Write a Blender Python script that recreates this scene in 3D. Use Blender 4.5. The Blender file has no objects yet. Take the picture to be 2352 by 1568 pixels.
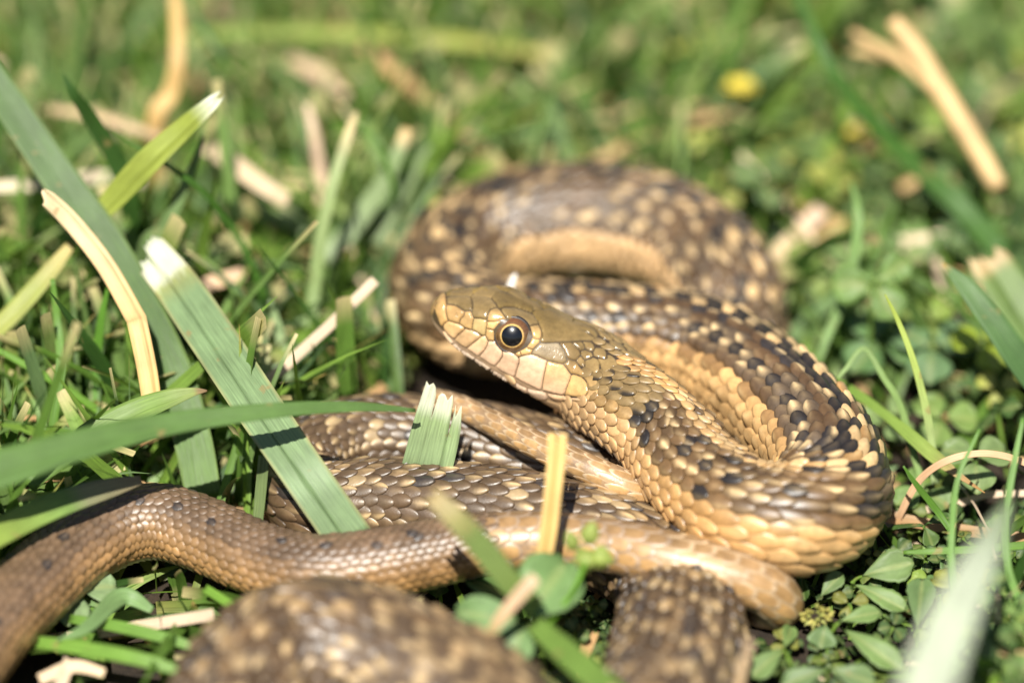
import bpy, math, random
import numpy as np
from mathutils import Vector, Matrix
from mathutils.bvhtree import BVHTree
from mathutils.geometry import delaunay_2d_cdt

# ---------------------------------------------------------------- camera, world, sun, exposure
# one Blender unit = one centimetre
scene = bpy.context.scene
scene.unit_settings.system = 'METRIC'
scene.unit_settings.scale_length = 0.01
ELEV = math.radians(32.0)
DIST = 50.0
AIM = np.array([0.0, 0.0, 2.4])
FWD = np.array([0.0, math.cos(ELEV), -math.sin(ELEV)])
RIGHT = np.array([1.0, 0.0, 0.0])
UP = np.array([0.0, math.sin(ELEV), math.cos(ELEV)])
CAM = AIM - DIST * FWD
TAN = 6.6 / 50.0
cd = bpy.data.cameras.new('camera')
cam = bpy.data.objects.new('camera', cd)
scene.collection.objects.link(cam)
cam.location = CAM
cam.rotation_euler = (math.radians(90) - ELEV, 0, 0)
cd.sensor_width = 36.0
cd.lens = 18.0 / TAN
cd.clip_start = 1.0
cd.clip_end = 3000.0
cd.dof.use_dof = True
cd.dof.focus_distance = 49.2
cd.dof.aperture_fstop = 0.058
cd.dof.aperture_blades = 8
scene.camera = cam

SUN_EL, SUN_AZ = math.radians(54), math.radians(-10)      # azimuth measured from the camera's side towards the left
sdir = np.array([math.cos(SUN_EL) * math.sin(SUN_AZ), -math.cos(SUN_EL) * math.cos(SUN_AZ), math.sin(SUN_EL)])
world = bpy.data.worlds.new('World')
scene.world = world
world.use_nodes = True
wn = world.node_tree
wn.nodes.clear()
sky = wn.nodes.new('ShaderNodeTexSky'); sky.sky_type = 'NISHITA'; sky.sun_disc = False
sky.sun_elevation = SUN_EL
sky.sun_rotation = math.atan2(sdir[0], sdir[1])
bg = wn.nodes.new('ShaderNodeBackground'); bg.inputs['Strength'].default_value = 0.05
wo = wn.nodes.new('ShaderNodeOutputWorld')
wn.links.new(sky.outputs[0], bg.inputs[0]); wn.links.new(bg.outputs[0], wo.inputs[0])
sl = bpy.data.lights.new('sun', 'SUN'); sl.energy = 5.0; sl.angle = math.radians(0.55); sl.color = (1.0, 0.96, 0.88)
sun = bpy.data.objects.new('sun', sl); scene.collection.objects.link(sun)
sun.rotation_euler = Vector(sdir).to_track_quat('Z', 'Y').to_euler()
sun.location = (0, -20, 60)
vs = scene.view_settings
vs.view_transform = 'Standard'; vs.look = 'None'; vs.gamma = 1.0; vs.exposure = 0.62; vs.use_curve_mapping = False
scene.cycles.max_bounces = 6
scene.cycles.diffuse_bounces = 2
scene.cycles.use_denoising = True

# ---------------------------------------------------------------- helpers
rng = np.random.default_rng(7)
random.seed(7)
COL = scene.collection


def nz(v):
    v = np.asarray(v, float)
    return v / np.maximum(np.linalg.norm(v, axis=-1, keepdims=True), 1e-9)


def ray(u, v):
    """direction of the sight line through a point of the 2352 x 1568 survey picture"""
    return FWD + RIGHT * ((u - 1176) / 1176 * TAN) + UP * ((784 - v) / 1176 * TAN)


def P(u, v, z):
    d = ray(u, v)
    return CAM + d * ((z - CAM[2]) / d[2])


def PY(u, v, y):
    d = ray(u, v)
    return CAM + d * ((y - CAM[1]) / d[1])


def proj(p):
    q = np.asarray(p, float) - CAM
    dep = q @ FWD
    u = 1176 + (q @ RIGHT) / dep / TAN * 1176
    v = 784 - (q @ UP) / dep / TAN * 1176
    return u, v, dep


def cm(px, p):
    """survey-picture pixels to centimetres at the place p"""
    return px * ((p - CAM) @ FWD) * TAN / 1176


def catmull(pts, n):
    """centripetal-ish Catmull-Rom through rows of pts (any number of columns), n samples per span"""
    pts = np.asarray(pts, float)
    ext = np.vstack([2 * pts[0] - pts[1], pts, 2 * pts[-1] - pts[-2]])
    out = []
    t = np.linspace(0, 1, n, endpoint=False)[:, None]
    for i in range(len(pts) - 1):
        p0, p1, p2, p3 = ext[i:i + 4]
        out.append(0.5 * ((2 * p1) + (-p0 + p2) * t + (2 * p0 - 5 * p1 + 4 * p2 - p3) * t ** 2 + (-p0 + 3 * p1 - 3 * p2 + p3) * t ** 3))
    out.append(pts[-1:])
    return np.vstack(out)


def mesh_obj(name, verts, faces, mat=None, col=None, vn=None, parent=None, smooth=True):
    me = bpy.data.meshes.new(name)
    verts = np.asarray(verts, dtype=np.float32)
    if isinstance(faces, np.ndarray):
        k = faces.shape[1]
        me.vertices.add(len(verts)); me.vertices.foreach_set('co', verts.ravel())
        me.loops.add(faces.size); me.loops.foreach_set('vertex_index', faces.astype(np.int32).ravel())
        me.polygons.add(len(faces))
        me.polygons.foreach_set('loop_start', np.arange(0, faces.size, k, dtype=np.int32))
        me.polygons.foreach_set('loop_total', np.full(len(faces), k, dtype=np.int32))
        me.update(calc_edges=True)
    else:
        me.from_pydata([tuple(v) for v in verts], [], [tuple(f) for f in faces])
    me.polygons.foreach_set('use_smooth', np.full(len(me.polygons), smooth, dtype=bool))
    if col is not None:
        a = me.attributes.new('Col', 'FLOAT_COLOR', 'POINT')
        c = np.ones((len(verts), 4), np.float32); c[:, :3] = np.clip(col, 0, 1)
        a.data.foreach_set('color', c.ravel())
    if vn is not None:
        a = me.attributes.new('vn', 'FLOAT_VECTOR', 'POINT')
        a.data.foreach_set('vector', np.asarray(vn, np.float32).ravel())
    if mat: me.materials.append(mat)
    me.update()
    o = bpy.data.objects.new(name, me)
    COL.objects.link(o)
    if parent is not None:
        o.parent = parent
        o.matrix_parent_inverse = parent.matrix_basis.inverted()
    return o


def tag(o, label=None, cat=None, group=None, kind=None):
    if label: o['label'] = label
    if cat: o['category'] = cat
    if group: o['group'] = group
    if kind: o['kind'] = kind
    return o


def empty(name, loc):
    o = bpy.data.objects.new(name, None)
    COL.objects.link(o)
    o.location = tuple(float(x) for x in loc)
    o.empty_display_size = 0.3
    return o


# ---------------------------------------------------------------- materials
def new_mat(name):
    m = bpy.data.materials.new(name)
    m.use_nodes = True
    nt = m.node_tree
    nt.nodes.clear()
    return m, nt


def node(nt, typ, **kw):
    n = nt.nodes.new(typ)
    for k, v in kw.items():
        if k in n.inputs.keys() if hasattr(n.inputs, 'keys') else False:
            n.inputs[k].default_value = v
        else:
            setattr(n, k, v)
    return n


def snake_mat(name='scale_skin', rlo=.30, rhi=.52, fine=.25):
    m, nt = new_mat(name)
    L = nt.links
    at = node(nt, 'ShaderNodeAttribute', attribute_name='Col')
    tc = node(nt, 'ShaderNodeTexCoord')
    n1 = node(nt, 'ShaderNodeTexNoise'); n1.inputs['Scale'].default_value = 9; n1.inputs['Detail'].default_value = 5; n1.inputs['Roughness'].default_value = 0.65
    n2 = node(nt, 'ShaderNodeTexNoise'); n2.inputs['Scale'].default_value = 45; n2.inputs['Detail'].default_value = 3
    L.new(tc.outputs['Object'], n1.inputs['Vector']); L.new(tc.outputs['Object'], n2.inputs['Vector'])
    r1 = node(nt, 'ShaderNodeMapRange'); r1.inputs['From Min'].default_value = .3; r1.inputs['From Max'].default_value = .7; r1.inputs['To Min'].default_value = .78; r1.inputs['To Max'].default_value = 1.16
    L.new(n1.outputs['Fac'], r1.inputs['Value'])
    hs = node(nt, 'ShaderNodeHueSaturation')
    n3 = node(nt, 'ShaderNodeTexNoise'); n3.inputs['Scale'].default_value = 1.7; n3.inputs['Detail'].default_value = 4; n3.inputs['Roughness'].default_value = .6
    L.new(tc.outputs['Object'], n3.inputs['Vector'])
    r3 = node(nt, 'ShaderNodeMapRange'); r3.inputs['From Min'].default_value = .35; r3.inputs['From Max'].default_value = .65; r3.inputs['To Min'].default_value = .74; r3.inputs['To Max'].default_value = 1.14
    L.new(n3.outputs['Fac'], r3.inputs['Value'])
    mm = node(nt, 'ShaderNodeMath', operation='MULTIPLY'); L.new(r1.outputs[0], mm.inputs[0]); L.new(r3.outputs[0], mm.inputs[1])
    L.new(at.outputs['Color'], hs.inputs['Color']); L.new(mm.outputs[0], hs.inputs['Value'])
    # fine rusty freckles
    r2 = node(nt, 'ShaderNodeMapRange'); r2.inputs['From Min'].default_value = .62; r2.inputs['From Max'].default_value = .74; r2.inputs['To Max'].default_value = .38
    L.new(n2.outputs['Fac'], r2.inputs['Value'])
    mx = node(nt, 'ShaderNodeMix', data_type='RGBA', blend_type='MULTIPLY'); mx.inputs['B'].default_value = (.85, .42, .2, 1)
    L.new(r2.outputs[0], mx.inputs['Factor']); L.new(hs.outputs[0], mx.inputs['A'])
    bp = node(nt, 'ShaderNodeBump'); bp.inputs['Strength'].default_value = fine; bp.inputs['Distance'].default_value = .01
    L.new(n2.outputs['Fac'], bp.inputs['Height'])
    p = node(nt, 'ShaderNodeBsdfPrincipled')
    rr = node(nt, 'ShaderNodeMapRange'); rr.inputs['To Min'].default_value = rlo; rr.inputs['To Max'].default_value = rhi
    L.new(n1.outputs['Fac'], rr.inputs['Value']); L.new(rr.outputs[0], p.inputs['Roughness'])
    p.inputs['Specular IOR Level'].default_value = .75
    p.inputs['Subsurface Weight'].default_value = 0.0
    L.new(mx.outputs['Result'], p.inputs['Base Color']); L.new(bp.outputs[0], p.inputs['Normal'])
    o = node(nt, 'ShaderNodeOutputMaterial'); L.new(p.outputs[0], o.inputs[0])
    return m


def gloss_mat(name, col, rough, spec=.5, coat=0.0):
    m, nt = new_mat(name)
    tc = node(nt, 'ShaderNodeTexCoord')
    n1 = node(nt, 'ShaderNodeTexNoise'); n1.inputs['Scale'].default_value = 25
    nt.links.new(tc.outputs['Object'], n1.inputs['Vector'])
    p = node(nt, 'ShaderNodeBsdfPrincipled')
    if col is None:
        at = node(nt, 'ShaderNodeAttribute', attribute_name='Col'); src = at.outputs['Color']
    else:
        rg = node(nt, 'ShaderNodeRGB'); rg.outputs[0].default_value = (*col, 1); src = rg.outputs[0]
    r1 = node(nt, 'ShaderNodeMapRange'); r1.inputs['To Min'].default_value = .7; r1.inputs['To Max'].default_value = 1.3
    nt.links.new(n1.outputs['Fac'], r1.inputs['Value'])
    hs = node(nt, 'ShaderNodeHueSaturation'); nt.links.new(src, hs.inputs['Color']); nt.links.new(r1.outputs[0], hs.inputs['Value'])
    nt.links.new(hs.outputs[0], p.inputs['Base Color'])
    p.inputs['Roughness'].default_value = rough
    p.inputs['Specular IOR Level'].default_value = spec
    p.inputs['Coat Weight'].default_value = coat
    p.inputs['Coat Roughness'].default_value = .075
    o = node(nt, 'ShaderNodeOutputMaterial'); nt.links.new(p.outputs[0], o.inputs[0])
    return m


def leaf_mat(name, stripes, rough=.42, trans=.28, spec=.5, mottled=.25, spots=.55, tint=(.84, .85, .60)):
    """colour attribute, parallel veins across the blade (vn.x) or a netted noise, partly translucent"""
    m, nt = new_mat(name)
    L = nt.links
    at = node(nt, 'ShaderNodeAttribute', attribute_name='Col')
    vn = node(nt, 'ShaderNodeAttribute', attribute_name='vn')
    tc = node(nt, 'ShaderNodeTexCoord')
    mp = node(nt, 'ShaderNodeMapping'); L.new(vn.outputs['Vector'], mp.inputs['Vector'])
    mp.inputs['Scale'].default_value = (stripes, 0.6, 1) if stripes else (2.2, 2.2, 1)
    n1 = node(nt, 'ShaderNodeTexNoise'); n1.inputs['Scale'].default_value = 3.0; n1.inputs['Detail'].default_value = 4
    L.new(mp.outputs[0], n1.inputs['Vector'])
    n2 = node(nt, 'ShaderNodeTexNoise'); n2.inputs['Scale'].default_value = 2.2; n2.inputs['Detail'].default_value = 5
    L.new(tc.outputs['Object'], n2.inputs['Vector'])
    r1 = node(nt, 'ShaderNodeMapRange'); r1.inputs['From Min'].default_value = .3; r1.inputs['From Max'].default_value = .7
    r1.inputs['To Min'].default_value = 1 - mottled; r1.inputs['To Max'].default_value = 1 + mottled * .8
    L.new(n1.outputs['Fac'], r1.inputs['Value'])
    r2 = node(nt, 'ShaderNodeMapRange'); r2.inputs['From Min'].default_value = .3; r2.inputs['From Max'].default_value = .7; r2.inputs['To Min'].default_value = .85; r2.inputs['To Max'].default_value = 1.12
    L.new(n2.outputs['Fac'], r2.inputs['Value'])
    mu = node(nt, 'ShaderNodeMath', operation='MULTIPLY'); L.new(r1.outputs[0], mu.inputs[0]); L.new(r2.outputs[0], mu.inputs[1])
    hs = node(nt, 'ShaderNodeHueSaturation'); tn = node(nt, 'ShaderNodeMix', data_type='RGBA', blend_type='MULTIPLY'); tn.inputs['Factor'].default_value = 1; tn.inputs['B'].default_value = (*tint, 1)
    L.new(at.outputs['Color'], tn.inputs['A']); L.new(tn.outputs['Result'], hs.inputs['Color']); L.new(mu.outputs[0], hs.inputs['Value'])
    n4 = node(nt, 'ShaderNodeTexNoise'); n4.inputs['Scale'].default_value = 3.6; n4.inputs['Detail'].default_value = 3
    L.new(tc.outputs['Object'], n4.inputs['Vector'])
    r4 = node(nt, 'ShaderNodeMapRange'); r4.inputs['From Min'].default_value = .66; r4.inputs['From Max'].default_value = .72; r4.inputs['To Max'].default_value = spots
    L.new(n4.outputs['Fac'], r4.inputs['Value'])
    sp = node(nt, 'ShaderNodeMix', data_type='RGBA'); sp.inputs['B'].default_value = (.33, .22, .09, 1)
    L.new(r4.outputs[0], sp.inputs['Factor']); L.new(hs.outputs[0], sp.inputs['A'])
    bp = node(nt, 'ShaderNodeBump'); bp.inputs['Strength'].default_value = .5; bp.inputs['Distance'].default_value = .012
    L.new(n1.outputs['Fac'], bp.inputs['Height'])
    p = node(nt, 'ShaderNodeBsdfPrincipled'); p.inputs['Roughness'].default_value = rough; p.inputs['Specular IOR Level'].default_value = spec
    L.new(sp.outputs['Result'], p.inputs['Base Color']); L.new(bp.outputs[0], p.inputs['Normal'])
    t = node(nt, 'ShaderNodeBsdfTranslucent')
    tcx = node(nt, 'ShaderNodeMix', data_type='RGBA', blend_type='MULTIPLY'); tcx.inputs['Factor'].default_value = 1; tcx.inputs['B'].default_value = (1.5, 1.6, .7, 1)
    L.new(sp.outputs['Result'], tcx.inputs['A']); L.new(tcx.outputs['Result'], t.inputs['Color'])
    ms = node(nt, 'ShaderNodeMixShader'); ms.inputs[0].default_value = trans
    L.new(p.outputs[0], ms.inputs[1]); L.new(t.outputs[0], ms.inputs[2])
    o = node(nt, 'ShaderNodeOutputMaterial'); L.new(ms.outputs[0], o.inputs[0])
    return m


def soil_mat():
    m, nt = new_mat('soil')
    L = nt.links
    tc = node(nt, 'ShaderNodeTexCoord')
    n1 = node(nt, 'ShaderNodeTexNoise'); n1.inputs['Scale'].default_value = 1.6; n1.inputs['Detail'].default_value = 8; n1.inputs['Roughness'].default_value = .7
    L.new(tc.outputs['Object'], n1.inputs['Vector'])
    cr = node(nt, 'ShaderNodeValToRGB')
    cr.color_ramp.elements[0].position = .3; cr.color_ramp.elements[0].color = (.010, .007, .004, 1)
    cr.color_ramp.elements[1].position = .72; cr.color_ramp.elements[1].color = (.07, .045, .025, 1)
    L.new(n1.outputs['Fac'], cr.inputs[0])
    bp = node(nt, 'ShaderNodeBump'); bp.inputs['Distance'].default_value = .3; L.new(n1.outputs['Fac'], bp.inputs['Height'])
    p = node(nt, 'ShaderNodeBsdfPrincipled'); p.inputs['Roughness'].default_value = .9
    L.new(cr.outputs[0], p.inputs['Base Color']); L.new(bp.outputs[0], p.inputs['Normal'])
    o = node(nt, 'ShaderNodeOutputMaterial'); L.new(p.outputs[0], o.inputs[0])
    return m


M_SKIN = snake_mat()
M_SHIELD = snake_mat('head_shield', .12, .30, .4)
M_IRIS = gloss_mat('iris', None, .12, .6, 1.0)
M_PUPIL = gloss_mat('pupil', (.003, .003, .005), .3, .3, 1.0)
M_BLADE = leaf_mat('grass_blade', 16, rough=.46, trans=.25, mottled=.26, spec=.32)
M_STRAW = leaf_mat('dry_straw', 14, tint=(1, .97, .92), rough=.55, trans=.15, spec=.35, mottled=.16)
M_LEAF = leaf_mat('clover_leaf', 0, tint=(.95, .86, .68), rough=.5, trans=.3, spec=.4, mottled=.12)
M_SOIL = soil_mat()

# ---------------------------------------------------------------- ground
gx = np.concatenate([[-300, -120, -50], np.linspace(-22, 22, 89), [50, 120, 300]])
gy = np.concatenate([[-300, -120, -50], np.linspace(-20, 32, 105), [60, 120, 400]])
GX, GY = np.meshgrid(gx, gy)
GZ = 0.12 * np.sin(GX * 1.1 + 2 * np.sin(GY * .7)) + 0.1 * np.sin(GY * 1.7 + GX * .4) + rng.normal(0, .05, GX.shape) - .1
n, k = GX.shape
idx = np.arange(n * k).reshape(n, k)
F = np.stack([idx[:-1, :-1], idx[:-1, 1:], idx[1:, 1:], idx[1:, :-1]], -1).reshape(-1, 4)
tag(mesh_obj('ground', np.stack([GX, GY, GZ], -1).reshape(-1, 3), F, M_SOIL), kind='structure')

# ---------------------------------------------------------------- the snake: centre line
SNOUT = PY(1001, 706, .25)
OCC = PY(1400, 850, -.15)
HL = np.linalg.norm(OCC - SNOUT)
TH = (OCC - SNOUT) / HL          # head to tail
# u, v, height of the centre, radius, dorsal lean (x, y), check contrast, plain brown, dark
PATH = [
 (1466, 948, 1.86, .60, .0, .50, .35, .0, .0),
 (1536, 1020, 1.66, .63, .0, .55, .5, .0, .0),
 (1618, 1115, 1.46, .66, .0, .58, .7, .0, .0),
 (1725, 1188, 1.36, .70, .05, .55, .9, .0, .0),
 (1842, 1192, 1.34, .72, .25, .45, 1, .0, .0),
 (1908, 1128, 1.38, .72, .50, .35, 1, .0, .0),
 (1880, 1032, 1.44, .74, .50, .40, 1, .0, .0),
 (1768, 912, 1.48, .74, .42, .50, 1, .0, .0),
 (1655, 826, 1.46, .72, .25, .52, 1, .0, .0),
 (1540, 788, 1.42, .70, .1, .50, 1, .0, .0),
 (1400, 770, 1.32, .69, .0, .45, 1, .0, .0),
 (1250, 762, 1.22, .69, .0, .40, 1, .0, .0),
 (1120, 750, 1.18, .68, -.1, .35, 1, .0, .1),
 (1040, 705, 1.18, .69, -.25, .30, 1, .0, .1),
 (1020, 632, 1.22, .71, -.25, .30, 1, .0, .1),
 (1080, 562, 1.27, .74, -.15, .48, 1, .0, .1),
 (1190, 520, 1.34, .78, -.05, .47, .9, .0, .1),
 (1340, 506, 1.38, .80, .0, .50, .9, .0, .1),
 (1490, 526, 1.34, .79, .1, .47, .9, .0, .1),
 (1600, 580, 1.24, .76, .2, .48, .9, .0, .1),
 (1668, 658, 1.14, .72, .3, .32, .9, .0, .1),
 (1690, 760, .8, .66, .3, .35, .9, .0, .1),
 (1700, 880, .45, .63, .2, .35, .8, .0, .3),
 (1650, 1010, .4, .61, .1, .35, .6, .0, .6),
 (1550, 1090, .5, .6, .0, .35, .4, .0, .8),
 (1420, 1095, .68, .6, .0, .30, .35, .0, .9),
 (1280, 1070, .8, .6, .0, .25, .35, .0, .9),
 (1100, 1030, .85, .6, .0, .25, .35, .0, .9),
 (920, 1010, .85, .59, .0, .25, .35, .0, 1),
 (790, 1020, .85, .57, .0, .25, .35, .0, 1),
 (712, 1065, .82, .54, -.1, .25, .4, .0, 1),
 (695, 1125, .76, .54, -.1, .25, .4, .0, 1),
 (760, 1160, .76, .57, .0, .25, .5, .0, .9),
 (880, 1160, .8, .60, .0, .25, .5, .0, .9),
 (1030, 1172, .85, .62, .0, .25, .5, .0, .9),
 (1220, 1200, .85, .63, .0, .25, .5, .0, .9),
 (1400, 1250, .75, .63, .0, .25, .5, .0, .8),
 (1510, 1310, .6, .65, .0, .2, .5, .0, .7),
 (1560, 1390, .6, .72, .0, .1, .55, .0, .6),
 (1560, 1490, .65, .78, .0, .1, .55, .1, .5),
 (1535, 1610, .75, .80, .0, .1, .5, .15, .6),
 (1460, 1720, .85, .80, .0, .1, .6, .15, .6),
 (1330, 1770, .95, .80, .0, .1, .6, .15, .6),
 (1190, 1725, 1.0, .80, .0, .2, .4, .2, .6),
 (1080, 1630, 1.0, .84, .0, .2, .4, .2, .6),
 (960, 1565, 1.02, .85, .0, .22, .4, .2, .6),
 (850, 1518, 1.04, .86, .0, .22, .4, .2, .6),
 (740, 1495, 1.04, .86, .0, .22, .4, .2, .6),
 (648, 1512, 1.0, .84, .0, .2, .4, .2, .6),
 (566, 1590, .95, .80, .0, .1, .4, .2, .6),
 (460, 1740, .85, .70, .0, .1, .4, .2, .4),
 (320, 1850, .75, .58, .0, .1, .4, .4, .2),
 (100, 1860, .65, .54, .0, .1, .3, .6, .1),
 (-90, 1750, .6, .52, .0, .1, .2, .8, .0),
 (-120, 1600, .62, .51, .0, .2, .1, 1, .0),
 (-40, 1470, .7, .5, .0, .2, .1, 1, .0),
 (65, 1360, .78, .5, .0, .25, .1, 1, .0),
 (170, 1268, .85, .49, .0, .3, .1, 1, .0),
 (275, 1210, .9, .49, .0, .3, .1, 1, .0),
 (380, 1200, .9, .48, .0, .3, .1, 1, .0),
 (485, 1236, .86, .47, .0, .3, .1, 1, .0),
 (595, 1285, .85, .46, .0, .3, .1, 1, .0),
 (720, 1312, .9, .46, .0, .3, .1, 1, .0),
 (850, 1300, .95, .45, .0, .3, .1, 1, .0),
 (980, 1274, 1.02, .43, .0, .3, .1, 1, .0),
 (1120, 1248, 1.1, .39, .0, .3, .1, 1, .0),
 (1260, 1240, 1.15, .36, .0, .3, .1, 1, .0),
 (1400, 1252, 1.2, .34, .0, .3, .05, 1, .0),
 (1526, 1280, 1.2, .34, .0, .3, .0, 1, .0),
 (1650, 1312, 1.1, .34, .1, .3, .0, 1, .0),
 (1748, 1345, .92, .33, .3, .2, .0, 1, .0),
 (1790, 1385, .55, .31, .5, .0, .0, 1, .0),
 (1740, 1390, .2, .28, .3, .0, .0, 1, .0),
 (1640, 1310, .1, .26, .0, .2, .0, 1, .0),
 (1560, 1210, .4, .24, .0, .2, .0, 1, .0),
 (1490, 1145, 1.1, .23, .0, .2, .0, 1, .0),
 (1400, 1098, 1.42, .195, .0, .2, .0, 1, .0),
 (1250, 1030, 1.55, .18, .0, .2, .0, 1, .0),
 (1120, 965, 1.58, .165, .0, .2, .0, 1, .0),
 (1040, 925, 1.58, .14, .0, .2, .0, 1, .0),
 (975, 893, 1.5, .03, .0, .2, .0, 1, .0),
]
rows = []
for f in (0.0, .25, .5, .72, .88):
    p = SNOUT + TH * HL * f
    rows.append([*p, .50 + .06 * max(0, f - .5), .0, -.02, .3, 0, 0])
for q in PATH:
    p = P(q[0], q[1], q[2])
    rows.append([*p, *q[3:]])
rows = np.array(rows)
dense = catmull(rows, 60)
# light smoothing of the line behind the head
seg = np.linalg.norm(np.diff(dense[:, :3], axis=0), axis=1)
sarc = np.concatenate([[0], np.cumsum(seg)])
STOT = sarc[-1]
DS = .02
SS = np.arange(0, STOT, DS)
TAB = np.stack([np.interp(SS, sarc, dense[:, i]) for i in range(dense.shape[1])], 1)
ker = np.exp(-np.linspace(-2, 2, 31) ** 2); ker /= ker.sum()
sm = TAB.copy()
for i in range(TAB.shape[1]):
    pad = np.pad(TAB[:, i], 15, mode='edge')
    sm[:, i] = np.convolve(pad, ker, 'valid')
w_ = np.clip((SS - HL * .7) / .6, 0, 1)[:, None] * np.clip((STOT - SS) / .5, 0, 1)[:, None]
TAB = TAB * (1 - w_) + sm * w_
CT = TAB[:, :3]
TT = nz(np.gradient(CT, axis=0))
ref = np.stack([TAB[:, 4], TAB[:, 5], np.sqrt(np.clip(1 - TAB[:, 4] ** 2 - TAB[:, 5] ** 2, .04, 1))], 1)
DD = nz(ref - (ref * TT).sum(1, keepdims=True) * TT)
for i in range(DD.shape[1]):
    pad = np.pad(DD[:, i], 15, mode='edge'); DD[:, i] = np.convolve(pad, ker, 'valid')
DD = nz(DD - (DD * TT).sum(1, keepdims=True) * TT)
SD = np.cross(TT, DD)            # snake's ... side turned to the camera when the head points left

# head cross-sections: seven keys from crown to chin, (half width, height)
HEAD = [
 (0.00, [0, .10, .135, .145, .12, .07, 0], [.15, .13, .08, .0, -.08, -.13, -.14]),
 (0.05, [0, .15, .20, .215, .185, .11, 0], [.20, .185, .11, .0, -.12, -.18, -.195]),
 (0.18, [0, .19, .26, .285, .26, .16, 0], [.26, .24, .14, .0, -.17, -.25, -.27]),
 (0.45, [0, .25, .34, .37, .35, .23, 0], [.365, .35, .19, -.01, -.22, -.32, -.34]),
 (0.80, [0, .34, .43, .455, .44, .30, 0], [.46, .445, .21, -.03, -.26, -.37, -.39]),
 (1.15, [0, .36, .49, .53, .51, .35, 0], [.44, .41, .19, -.05, -.29, -.45, -.50]),
 (1.60, [0, .33, .52, .59, .56, .37, 0], [.42, .36, .16, -.06, -.33, -.54, -.62]),
 (2.00, [0, .29, .50, .58, .54, .36, 0], [.42, .36, .18, -.05, -.36, -.66, -.78]),
 (2.50, [0, .29, .50, .59, .54, .35, 0], [.46, .40, .22, -.03, -.36, -.68, -.80]),
 (3.00, [0, .30, .52, .60, .53, .32, 0], [.55, .48, .27, .0, -.32, -.60, -.70]),
]
hs_ = np.array([h[0] for h in HEAD]); hy_ = np.array([h[1] for h in HEAD]); hz_ = np.array([h[2] for h in HEAD])
_t = catmull(np.column_stack([hs_, hy_, hz_]), 12)
KS = np.linspace(0, 6, 61)


def key_curve(rowvals, odd):
    """smooth curve over the seven keys, mirrored at both ends so that it closes round"""
    e = np.concatenate([[(-1 if odd else 1) * rowvals[1]], rowvals, [(-1 if odd else 1) * rowvals[5]]])
    out = []
    for x in KS:
        i = min(int(x), 5); t = x - i
        p0, p1, p2, p3 = e[i:i + 4]
        out.append(.5 * (2 * p1 + (p2 - p0) * t + (2 * p0 - 5 * p1 + 4 * p2 - p3) * t * t + (3 * p1 - p0 - 3 * p2 + p3) * t ** 3))
    return out


HY = np.array([key_curve(r[1:8], True) for r in _t]); HZ = np.array([key_curve(r[8:15], False) for r in _t]); HSS = _t[:, 0]


def bil(tab, s, k):
    si = np.interp(s, HSS, np.arange(len(HSS))); i = np.clip(si.astype(int), 0, len(HSS) - 2); a = si - i
    kf = np.clip(k * 10, 0, 60); j = np.clip(kf.astype(int), 0, 59); b = kf - j
    return (tab[i, j] * (1 - a) * (1 - b) + tab[i + 1, j] * a * (1 - b) + tab[i, j + 1] * (1 - a) * b + tab[i + 1, j + 1] * a * b)


def surf(s, phi, off=0.0):
    """point on the snake: s from the snout, phi from the back line (positive = side turned to the camera at the head)"""
    s = np.asarray(s, float); phi = np.asarray(phi, float); s, phi = np.broadcast_arrays(s, phi)
    fi = np.clip(s / DS, 0, len(SS) - 1.001); i = fi.astype(int); a = (fi - i)[..., None]
    c = CT[i] * (1 - a) + CT[i + 1] * a
    d = DD[i] * (1 - a) + DD[i + 1] * a
    sd = SD[i] * (1 - a) + SD[i + 1] * a
    r = TAB[i, 3] * (1 - a[..., 0]) + TAB[i + 1, 3] * a[..., 0]
    sy = r * 1.04 * np.sin(phi)
    cz = np.cos(phi)
    bz = r * np.where(cz > 0, .98 * cz, np.maximum(cz, -.93) * .96)
    k = np.abs((phi + np.pi) % (2 * np.pi) - np.pi) / np.pi * 6
    yh = bil(HY, s, k) * np.sign(np.sin(phi)); zh = bil(HZ, s, k)
    w = np.clip((s - 2.4) / 1.1, 0, 1); w = w * w * (3 - 2 * w)
    y = yh * (1 - w) + sy * w; z = zh * (1 - w) + bz * w
    nrm = d * (z / np.maximum(r, .05))[..., None] + sd * (y / np.maximum(r, .05))[..., None]
    nrm = nz(nrm)
    off = np.asarray(off, float)
    if off.ndim: off = off[..., None]
    return c + d * z[..., None] + sd * y[..., None] + nrm * off


# which sign of phi faces the camera at the head
_side = 1.0 if (SD[int(1.0 / DS)] @ np.array([0, -1, 0])) > 0 else -1.0
SD *= _side

# ---- skin tube (one continuous surface, snout to tail tip)
s_sk = np.concatenate([np.linspace(0, .06, 5), np.arange(.08, 3, .03), np.arange(3, STOT - .3, .06), np.linspace(STOT - .3, STOT - .03, 8)])
ph = np.linspace(-np.pi, np.pi, 49)[:-1]
S2, F2 = np.meshgrid(s_sk, ph, indexing='ij')
V_skin = surf(S2, F2, 0.0).reshape(-1, 3)
n, k = S2.shape
idx = np.arange(n * k).reshape(n, k); nxt = np.roll(idx, -1, axis=1)
F_skin = np.stack([idx[:-1], idx[1:], nxt[1:], nxt[:-1]], -1).reshape(-1, 4)
nose = V_skin[:k].mean(0) - TH * .035
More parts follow.
